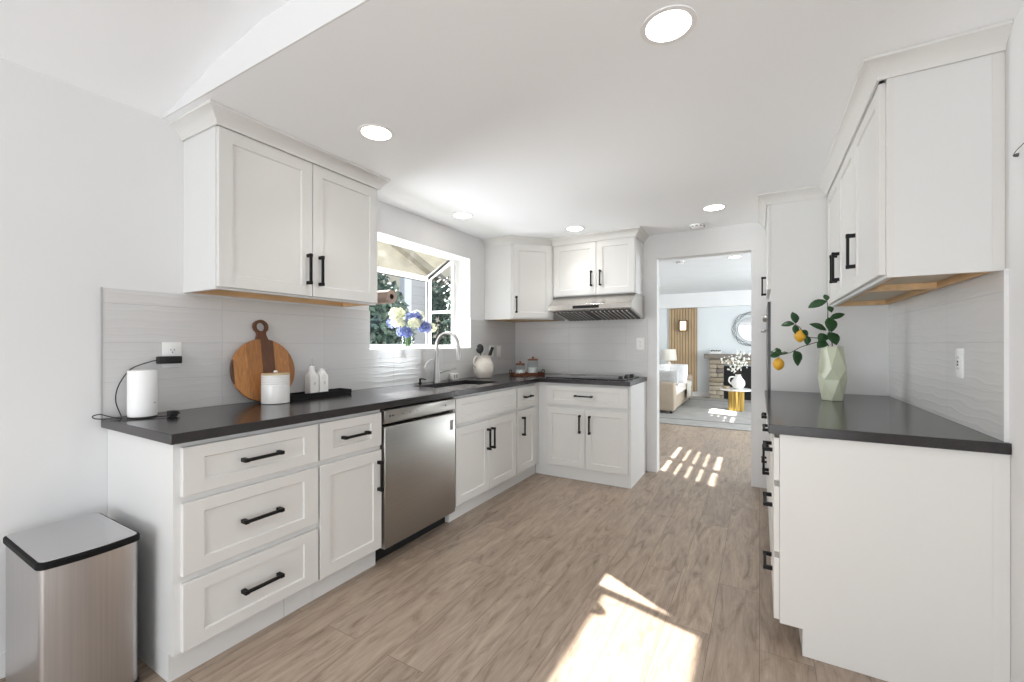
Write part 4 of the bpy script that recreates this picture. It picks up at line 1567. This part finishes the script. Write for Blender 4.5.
# ------------------------------------------------------------------ green faceted vase with lemon branches
vc = Vector((0.366, 3.085, 0.9062))
gv2 = thing('faceted_vase', 'pale green faceted vase with lemon branches on the right counter', 'vase', vc)
m_ = MB()
nf = 6
rows = [(.055, 0.0005, 0.0), (.069, .12, .5), (.074, .185, 0.0), (.051, .312, .5)]
vv = []
for (r, z, ph) in rows:
    for k in range(nf):
        a = 2 * PI * (k + ph) / nf + .35
        vv.append((vc.x + r * math.cos(a), vc.y + r * math.sin(a), vc.z + z))
ff = [tuple(range(nf))[::-1]]
for i in range(3):
    sh = 1 if rows[i][2] > rows[i + 1][2] else 0
    for k in range(nf):
        a0, a1 = i * nf + k, i * nf + (k + 1) % nf
        if sh == 0:
            b0 = (i + 1) * nf + k
            bm1 = (i + 1) * nf + (k - 1) % nf
            ff += [(a0, a1, b0), (a0, b0, bm1)]
        else:
            b0, b1 = (i + 1) * nf + k, (i + 1) * nf + (k + 1) % nf
            ff += [(a0, b1, b0), (a0, a1, b1)]
for k in range(nf):
    a = 2 * PI * (k + .5) / nf + .35
    vv.append((vc.x + .042 * math.cos(a), vc.y + .042 * math.sin(a), vc.z + .312))
for k in range(nf):
    a = 2 * PI * (k + .5) / nf + .35
    vv.append((vc.x + .040 * math.cos(a), vc.y + .040 * math.sin(a), vc.z + .15))
for k in range(nf):
    l = (k + 1) % nf
    ff += [(3 * nf + k, 3 * nf + l, 4 * nf + l, 4 * nf + k), (4 * nf + k, 4 * nf + l, 5 * nf + l, 5 * nf + k)]
ff.append(tuple(range(5 * nf, 6 * nf)))
m_.add(vv, ff)
m_.build('vessel', mat('sage_glaze', (202, 208, 184), .30, vary=.03, scale=8), gv2, bevel=.0015, bseg=1).data.shade_flat()

M_LEMON = mat('lemon_skin', (226, 172, 52), .42, vary=.06, scale=12, bump=.15, bscale=160)


def vp(px_x, z, y=3.05):
    return Vector((px_x, y, z))


def branch(label, path, leaves, lemons, twigs=()):
    root = thing('lemon_branch', label, 'branch', path[0], 'lemon branches in the green vase')
    m = MB()
    sp_ = smooth_path(path, 6)
    m.tube(sp_, [.0032 - .0018 * i / len(sp_) for i in range(len(sp_))], 8)
    for tw in twigs:
        m.tube(smooth_path(tw, 5), .0016, 6)
    m.build('stem', M_STEM, root)
    for (b, d, L, Wd) in leaves:
        m = MB()
        leaf(m, b, d, (0.3, -0.75, .6), L * 1.2, Wd * 1.3)
        o_ = m.build('leaf', M_LEAF, root)
        s_ = o_.modifiers.new('thick', 'SOLIDIFY')
        s_.thickness = .0008
    for (c, r) in lemons:
        MB().ball(tuple(c), r, r, r * 1.16, 20, 14, fn=lambda p: 1 + .10 * max(0, abs(p.z) - .86) / .14).build('lemon', M_LEMON, root)


nk = vc + Vector((-.012, -.012, .04))
rim = vc + Vector((-.030, -.01, .315))
branch('lemon branch arching low to the left with the lower lemon', [nk, rim, vp(.232, 1.222), vp(.157, 1.180, 3.03), vp(.110, 1.172, 3.02)],
       [(vp(.150, 1.178, 3.03), (-.75, .1, -.05), .050, .020), (vp(.115, 1.175, 3.02), (-.9, .2, .25), .052, .034), (vp(.105, 1.172, 3.02), (-.8, -.2, -.2), .045, .032),
        (vp(.100, 1.170, 3.02), (-.2, .4, .9), .040, .028), (vp(.178, 1.195, 3.03), (.25, -.2, -.95), .078, .036), (vp(.185, 1.19, 3.03), (.5, .2, -.7), .055, .028)],
       [(vp(.098, 1.112, 3.02), .030)], [[vp(.120, 1.174, 3.02), vp(.105, 1.165, 3.02), vp(.098, 1.146, 3.02)]])
branch('lemon branch rising to the left with the upper lemon', [nk + Vector((.008, .006, 0)), rim + Vector((.008, .004, .008)), vp(.245, 1.275), vp(.205, 1.330, 3.04), vp(.180, 1.350, 3.03)],
       [(vp(.180, 1.350, 3.03), (-.9, .1, .02), .058, .034), (vp(.185, 1.352, 3.03), (-.15, .1, 1), .062, .036), (vp(.180, 1.345, 3.03), (.1, -.2, -.8), .045, .030),
        (vp(.215, 1.315, 3.04), (-.5, .2, -.8), .050, .030), (vp(.245, 1.28, 3.04), (-.3, -.3, .4), .040, .03), (vp(.240, 1.28, 3.04), (.05, -.2, -.9), .045, .030)],
       [(vp(.207, 1.280, 3.04), .030)], [[vp(.225, 1.30, 3.04), vp(.214, 1.318, 3.04), vp(.208, 1.315, 3.04)]])
branch('upright leafy lemon branch without fruit reaching to the wall cabinet', [nk + Vector((.02, .014, 0)), rim + Vector((.030, .014, .005)), vp(.345, 1.33, 3.08), vp(.343, 1.43, 3.07), vp(.338, 1.485, 3.06)],
       [(vp(.338, 1.480, 3.06), (-.9, -.1, -.25), .080, .042), (vp(.338, 1.482, 3.06), (-.2, .2, 1), .035, .026), (vp(.343, 1.45, 3.06), (.25, -.3, -.5), .035, .028),
        (vp(.345, 1.385, 3.07), (.2, -.3, -.85), .072, .052), (vp(.350, 1.375, 3.07), (.9, .1, .45), .068, .030), (vp(.335, 1.31, 3.06), (-.8, -.2, .5), .075, .036),
        (vp(.345, 1.30, 3.06), (.45, -.4, -.75), .070, .052), (vp(.335, 1.285, 3.05), (-.35, -.4, -.25), .055, .042), (vp(.33, 1.25, 3.04), (-.5, -.5, -.45), .055, .038)],
       [], [])

# ------------------------------------------------------------------ living room beyond the doorway
rg = thing('area_rug', 'large grey area rug with border stripe in the living room', 'rug', (-.4, 8.8, 0))
MB().box(-2.2, 1.4, 6.93, 10.70, .0005, .011).build('pile', mat('grey_rug', (158, 156, 152), .95, vary=.10, scale=5, bump=.3, bscale=160), rg, bevel=.004)
MB().slab([-1.75, -1.72, .92, .95], [7.42, 7.47, 10.22, 10.27], lambda x, y: not (-1.72 < x < .92 and 7.47 < y < 10.22), .0111, .012, lambda u, v, w: (u, v, w)).build('border_stripe', mat('rug_stripe', (112, 110, 108), .95), rg)

wp = thing('slat_panel', 'vertical oak slat panel on the far living room wall', 'wall panel', (-1.59, 10.9, .12))
MB().box(-1.905, -1.275, 10.930, 10.9345, .121, 2.095).build('backing', mat('panel_backing', (120, 92, 62), .7), wp)
m_ = MB()
ns = 10
for k in range(ns):
    x = -1.905 + k * .063
    m_.box(x + .004, x + .054, 10.905, 10.9298, .121, 2.095)
m_.build('slats', mat('oak_slat', (188, 162, 128), .55, vary=.10, scale=4, stretch=(12, 12, .6)), wp, bevel=.003)
sn = thing('wall_sconce', 'lit black framed wall sconce on the oak slats', 'sconce', (-1.575, 10.9, 1.55))
MB().box(-1.655, -1.495, 10.894, 10.9046, 1.55, 1.80).build('back_plate', M_BLACK, sn)
m_ = MB()
for z in (1.55, 1.785):
    m_.box(-1.665, -1.485, 10.81, 10.8935, z, z + .018)
for x in (-1.665, -1.503):
    m_.box(x, x + .018, 10.81, 10.8935, 1.5685, 1.7845)
m_.build('frame', M_BLACK, sn)
MB().box(-1.640, -1.510, 10.825, 10.893, 1.5685, 1.7845).build('shade', emit('sconce_glow', (255, 226, 180), 2.2), sn)

# sofa, facing right, its near arm towards us
M_TAN = mat('beige_linen', (170, 156, 138), .9, vary=.06, scale=60)
sf = thing('sofa', 'beige linen sofa along the left of the living room', 'sofa', (-1.85, 9.1, .012))
m_ = MB().rbox(-2.34, -1.29, 7.90, 8.10, .05, .56, .035)
m_.build('armrest', M_TAN, sf)
MB().rbox(-2.34, -1.29, 10.10, 10.30, .05, .56, .035).build('armrest', M_TAN, sf)
MB().rbox(-2.34, -1.32, 8.105, 10.095, .05, .30, .03).build('frame', M_TAN, sf)
MB().rbox(-2.36, -2.12, 8.105, 10.095, .305, .78, .05).build('backrest', M_TAN, sf)
for k in range(2):
    MB().rbox(-2.11, -1.28, 8.11 + k * .995, 9.095 + k * .995, .305, .45, .045).build('seat_cushion', mat('cream_cushion', (214, 206, 196), .9, vary=.03, scale=40), sf)
for k in range(2):
    MB().rbox(-2.115, -1.90, 8.12 + k * .99, 9.09 + k * .99, .455, .82, .07).build('back_cushion', M_TAN, sf)
m_ = MB()
for (x, y) in ((-2.28, 7.97), (-1.36, 7.97), (-2.28, 10.23), (-1.36, 10.23)):
    m_.box(x - .02, x + .02, y - .02, y + .02, .0125, .0498)
m_.build('foot', M_BLKPL, sf)


def cushion(label, c, w, h, t, rz, rx, m, group='throw pillows on the sofa'):
    Mx = Matrix.Translation(c) @ Matrix.Rotation(rz, 4, 'Z') @ Matrix.Rotation(rx, 4, 'X')
    o_ = MB().pillow(w, h, t, Mx).build('throw_pillow', m)
    tag(o_, label, 'pillow', group)


M_WP = mat('white_pillow', (238, 238, 238), .85, vary=.02, scale=30)
M_BP = mat('grey_blue_pillow', (192, 192, 192), .9, vary=.18, scale=70)
cushion('large white throw pillow standing on the sofa seat', (-1.40, 8.66, .672), .52, .42, .17, -.25, -.22, M_WP)
cushion('white throw pillow behind the grey-blue one on the sofa', (-1.66, 8.42, .668), .46, .42, .15, -.15, -.22, M_WP)
cushion('grey-blue flecked throw pillow leaning on the near sofa arm', (-1.48, 8.21, .625), .50, .30, .13, -.12, -.18, M_BP)
bl = MB()
vv, ff = [], []
crossp = [(-1.78, .4535), (-1.45, .4540), (-1.285, .452), (-1.272, .435), (-1.27, .36), (-1.268, .24), (-1.272, .15)]
for i, (x, z) in enumerate(crossp):
    for j in range(7):
        y = 9.25 + j * .085
        vv.append((x + .006 * math.sin(j * 1.7) * (i > 2), y, z + .001 * j % .002))
for i in range(len(crossp) - 1):
    for j in range(6):
        a = i * 7 + j
        ff.append((a, a + 1, a + 8, a + 7))
bl.add(vv, ff, None, True)
b_ = bl.build('throw_blanket', mat('cream_knit', (226, 220, 208), .95, vary=.06, scale=60))
s_ = b_.modifiers.new('thick', 'SOLIDIFY')
s_.thickness = .012
s_.offset = 1
tag(b_, 'cream throw blanket draped over the front of the sofa seat', 'blanket')

# side table and lamp beyond the sofa
st = thing('side_table', 'small white side table under the lamp behind the sofa', 'side table', (-1.85, 10.60, .012))
MB().lathe([(.0, .50), (.20, .50), (.20, .525), (0, .525)], (-1.85, 10.60, .0125), 32).build('table_top', M_TRIM, st)
MB().lathe([(.13, 0), (.13, .015), (.025, .03), (.025, .4998)], (-1.85, 10.60, .0125), 24).build('pedestal', M_TRIM, st)
lp = thing('table_lamp', 'white table lamp with drum shade behind the sofa', 'lamp', (-1.85, 10.60, .538))
MB().lathe([(.07, .0005), (.075, .02), (.09, .10), (.085, .20), (.04, .27), (.015, .29), (.012, .34)], (-1.85, 10.60, .538), 24).build('base', M_CERAM, lp)
MB().lathe([(.178, .32), (.150, .58), (.146, .58), (.174, .32), (.178, .32)], (-1.85, 10.60, .538), 32).build('shade', mat('linen_shade', (240, 236, 226), .9, vary=.02), lp)
MB().ball((-1.85, 10.60, .538 + .40), .03).build('bulb', emit('warm_bulb', (255, 225, 180), 8), lp)

# fireplace
fp = thing('fireplace', 'stone fireplace with black firebox and grey mantel on the far wall', 'fireplace', (-.2, 10.8, 0))
rs = random.Random(3)
m_ = MB()
z = .002
while z < .90:
    h = rs.uniform(.07, .12)
    h = min(h, .905 - z)
    x = -1.0
    while x < .62:
        w = rs.uniform(.14, .30)
        w = min(w, .62 - x)
        a, b = x + .004, x + w - .004
        if z < .735:
            if a < -.70 < b:
                b = -.70
            if a < .30 < b and a >= -.70:
                a = .30
        if not (z < .735 and a >= -.705 and b <= .305) and b - a > .02:
            m_.rbox(a, b, 10.72 - rs.uniform(0, .02), 10.9345, z + .004, z + h - .004, .012, 2)
        x += w
    z += h
m_.build('stone_surround', island_mat('field_stone', [(128, 112, 92), (176, 164, 146), (150, 138, 124), (196, 184, 164), (120, 112, 106)], .85, bump=.5, bscale=18), fp)
MB().box(-.70, .30, 10.78, 10.9345, .004, .74).build('firebox', M_DARK, fp)
MB().box(-1.10, .72, 10.64, 10.9345, .915, 1.015).build('mantel', mat('grey_mantel', (128, 120, 112), .7, vary=.12, scale=8, stretch=(1, 8, 8)), fp, bevel=.005)
de = thing('mantel_ornament', 'small low white box with dark buds on the mantel', 'ornament', (-.87, 10.78, 1.0155))
MB().rbox(-.99, -.75, 10.72, 10.84, 1.016, 1.07, .006, 2).build('box', M_CERAM, de)
m_ = MB()
for k in range(6):
    m_.ball((-.955 + k * .035, 10.78, 1.085 + .004 * (k % 2)), .016)
m_.build('buds', mat('dark_buds', (58, 56, 54), .8), de)

# wavy round mirror
mr = thing('wall_mirror', 'round mirror with wavy black wire frame above the fireplace', 'mirror', (-.15, 10.93, 1.57))
MB().lathe([(.27, 0), (.27, .010)], (0, 0, 0), 48, Matrix.Translation((-.15, 10.938, 1.575)) @ Matrix.Rotation(PI / 2, 4, 'X')).build('mirror_glass', mat('mirror_silver', (225, 228, 230), .03, 1.0, vary=.0), mr)
for k in range(4):
    pts = []
    for i in range(96):
        a = 2 * PI * i / 96
        r = .345 + .030 * math.sin(7 * a + k * 2 * PI / 4) + .008 * k
        pts.append((-.15 + r * math.cos(a), 10.925 - .004 * k, 1.575 + r * math.sin(a)))
    MB().tube(pts, .0032, 6, closed=True).build('frame_wire', M_BLACK, mr)

# coffee table with vase, bowl and blossom branches
tx, ty, tz = -.372, 8.92, .0125
tb_ = thing('coffee_table', 'round white-topped coffee table on a fluted gold pedestal', 'coffee table', (tx, ty, tz))
MB().lathe([(.262, .372), (.272, .378), (.272, .394), (.266, .400), (0, .400)], (tx, ty, tz), 40).build('table_top', M_CERAM, tb_)
pts = []
for i in range(72):
    a = 2 * PI * i / 72
    r = .122 + .010 * math.cos(12 * a)
    pts.append((tx + r * math.cos(a), ty + r * math.sin(a)))
MB().prism(pts, tz + .0003, tz + .3715, smooth=True).build('pedestal', mat('brushed_gold', (196, 164, 92), .3, .9, vary=.04), tb_)
ZT2 = tz + .4003
vz = thing('white_vase', 'white sculptural vase on the coffee table', 'vase', (tx + .03, ty, ZT2))
MB().lathe([(.05, .0004), (.085, .02), (.115, .08), (.112, .14), (.07, .20), (.045, .24), (.05, .265), (.044, .265), (.038, .24), (.06, .195), (.10, .135), (.10, .08), (0, .02)], (tx + .03, ty, ZT2), 28).build('vessel', M_CERAM, vz)
m_ = MB().tube(smooth_path([(tx - .03, ty - .02, ZT2 + .22), (tx - .10, ty - .04, ZT2 + .21), (tx - .12, ty - .04, ZT2 + .14), (tx - .075, ty - .02, ZT2 + .08)], 6), .014, 10)
m_.build('loop_handle', M_CERAM, vz)
bo = MB().lathe([(.03, .0004), (.05, .012), (.062, .045), (.058, .045), (.045, .016), (0, .012)], (tx - .16, ty - .05, ZT2), 24).build('bowl', mat('tan_stoneware', (176, 160, 132), .6, vary=.08))
tag(bo, 'small tan bowl on the coffee table left of the vase', 'bowl')
rb = random.Random(11)
M_BLOS = island_mat('white_blossom', [(248, 248, 244), (232, 232, 222), (244, 240, 230)], .7)
tips = [(-.24, -.05, .42, 'far left, reaching toward the mantel'), (-.10, .04, .50, 'tallest left of centre'), (.04, 0, .60, 'tallest, upright'), (.17, -.04, .50, 'leaning right'), (-.02, -.10, .40, 'short and nearest us')]
for i, (dx, dy, dz, w) in enumerate(tips):
    p0 = Vector((tx + .03, ty, ZT2 + .06))
    p1 = Vector((tx + .03 + dx * .12, ty + dy * .12, ZT2 + .262))
    p2 = Vector((tx + .03 + dx, ty + dy, ZT2 + .10 + dz))
    br_ = thing('blossom_branch', 'white blossom branch in the table vase, ' + w, 'branch', p0, 'blossom branches in the white vase')
    path = smooth_path([p0, p1, (p1 + p2) / 2 + Vector((0, 0, .03)), p2], 6)
    MB().tube(path, .004, 6).build('stem', M_STEM, br_)
    m = MB()
    for k in range(26):
        q = path[rb.randrange(len(path) // 2, len(path))] + Vector((rb.uniform(-.06, .06), rb.uniform(-.06, .06), rb.uniform(-.05, .06)))
        m.ball(tuple(q), rb.uniform(.010, .020), None, None, 6, 4)
    m.build('blossoms', M_BLOS, br_)

# ------------------------------------------------------------------ outside the garden window
struct(MB().box(-30, XL - .175, -12, 30, -.35, -.25).build('ground', mat('dry_lawn', (86, 84, 62), .95, vary=.2, scale=3)))


def shrub(label, c, rx, ry, rz, n, cols, seed, size=.065):
    rnd = random.Random(seed)
    root = thing('garden_shrub', label, 'shrub', (c[0], c[1], -.25), 'shrubs outside the window')
    m = MB()
    for k in range(4):
        a = rnd.uniform(0, 6.28)
        m.tube([(c[0] + .06 * math.cos(a), c[1] + .06 * math.sin(a), -.2499), (c[0] + rx * .5 * math.cos(a), c[1] + ry * .5 * math.sin(a), c[2] + rz * .3)], [.035, .012], 8)
    m.build('trunk', M_STEM, root)
    m = MB()
    for i in range(n):
        d = Vector((rnd.gauss(0, 1), rnd.gauss(0, 1), rnd.gauss(0, 1))).normalized() * rnd.uniform(.45, 1) ** .6
        p = Vector((c[0] + d.x * rx, c[1] + d.y * ry, max(-.2, c[2] + d.z * rz)))
        a = Vector((rnd.gauss(0, 1), rnd.gauss(0, 1), rnd.gauss(0, 1))).normalized()
        b = a.orthogonal().normalized()
        s = size * rnd.uniform(.6, 1.3)
        m.add([tuple(p - a * s), tuple(p + b * s * .45), tuple(p + a * s), tuple(p - b * s * .45)], [(0, 1, 2, 3)])
    m.build('foliage', island_mat('foliage_%d' % seed, cols, .55), root)


G1 = [(30, 46, 42), (48, 68, 60), (82, 102, 90)]
G2 = [(34, 50, 46), (56, 78, 68), (96, 118, 102), (150, 166, 144)]
shrub('dark green shrub seen through the left of the front pane', (-5.1, 4.42, .90), .6, .90, 1.55, 10000, G1, 21)
shrub('tall sparkling green shrub seen through the side pane of the window', (-5.0, 7.20, 1.1), .75, .70, 1.75, 9000, G2, 22)
shrub('second dark shrub further along the neighbour fence behind the side pane', (-6.6, 8.3, 1.0), 1.0, 1.2, 1.9, 7000, G1, 23)
nf_ = thing('garden_fence', 'grey clapboard fence with a white post seen through the window', 'fence', (-5.6, 5.6, -.25))
m_ = MB()
for k in range(17):
    m_.box(-5.62 - .004 * (k % 2), -5.58, 5.892, 6.36, -.249 + k * .16, -.249 + k * .16 + .156)
m_.build('boards', mat('grey_clapboard', (118, 121, 125), .8, vary=.05), nf_)
MB().box(-5.66, -5.54, 5.71, 5.89, -.2495, 2.44).build('post', mat('post_white', (150, 155, 166), .6), nf_)

hs_ = thing('neighbour_house', 'beige stucco gable with a sloping rake board beyond the window', 'house', (-9.5, 9, -.25))
M_STUC = mat('beige_stucco', (164, 159, 146), .9, vary=.08, scale=3, bump=.3, bscale=20)
m_ = MB()
pf = [(4.0, -.249), (16, -.249), (16, 2.2), (10.0, 4.6), (4.0, 5.2)]
m_.add([(x, y, z) for x in (-9.3, -9.0) for (y, z) in pf], [tuple(range(5)), tuple(range(5, 10))] + [(i, (i + 1) % 5, 5 + (i + 1) % 5, 5 + i) for i in range(5)])
m_.build('wall', M_STUC, hs_)
m_ = MB()
pf = [(7.9, 4.55), (11.6, 3.1), (11.6, 2.9), (7.9, 4.35)]
m_.add([(x, y, z) for x in (-8.9985, -8.75) for (y, z) in pf], [tuple(range(4)), tuple(range(4, 8))] + [(i, (i + 1) % 4, 4 + (i + 1) % 4, 4 + i) for i in range(4)])
m_.build('rake_board', mat('weathered_board', (104, 101, 96), .8, vary=.08), hs_)

for o in bpy.data.objects:
    if '_o' in o:
        del o['_o']
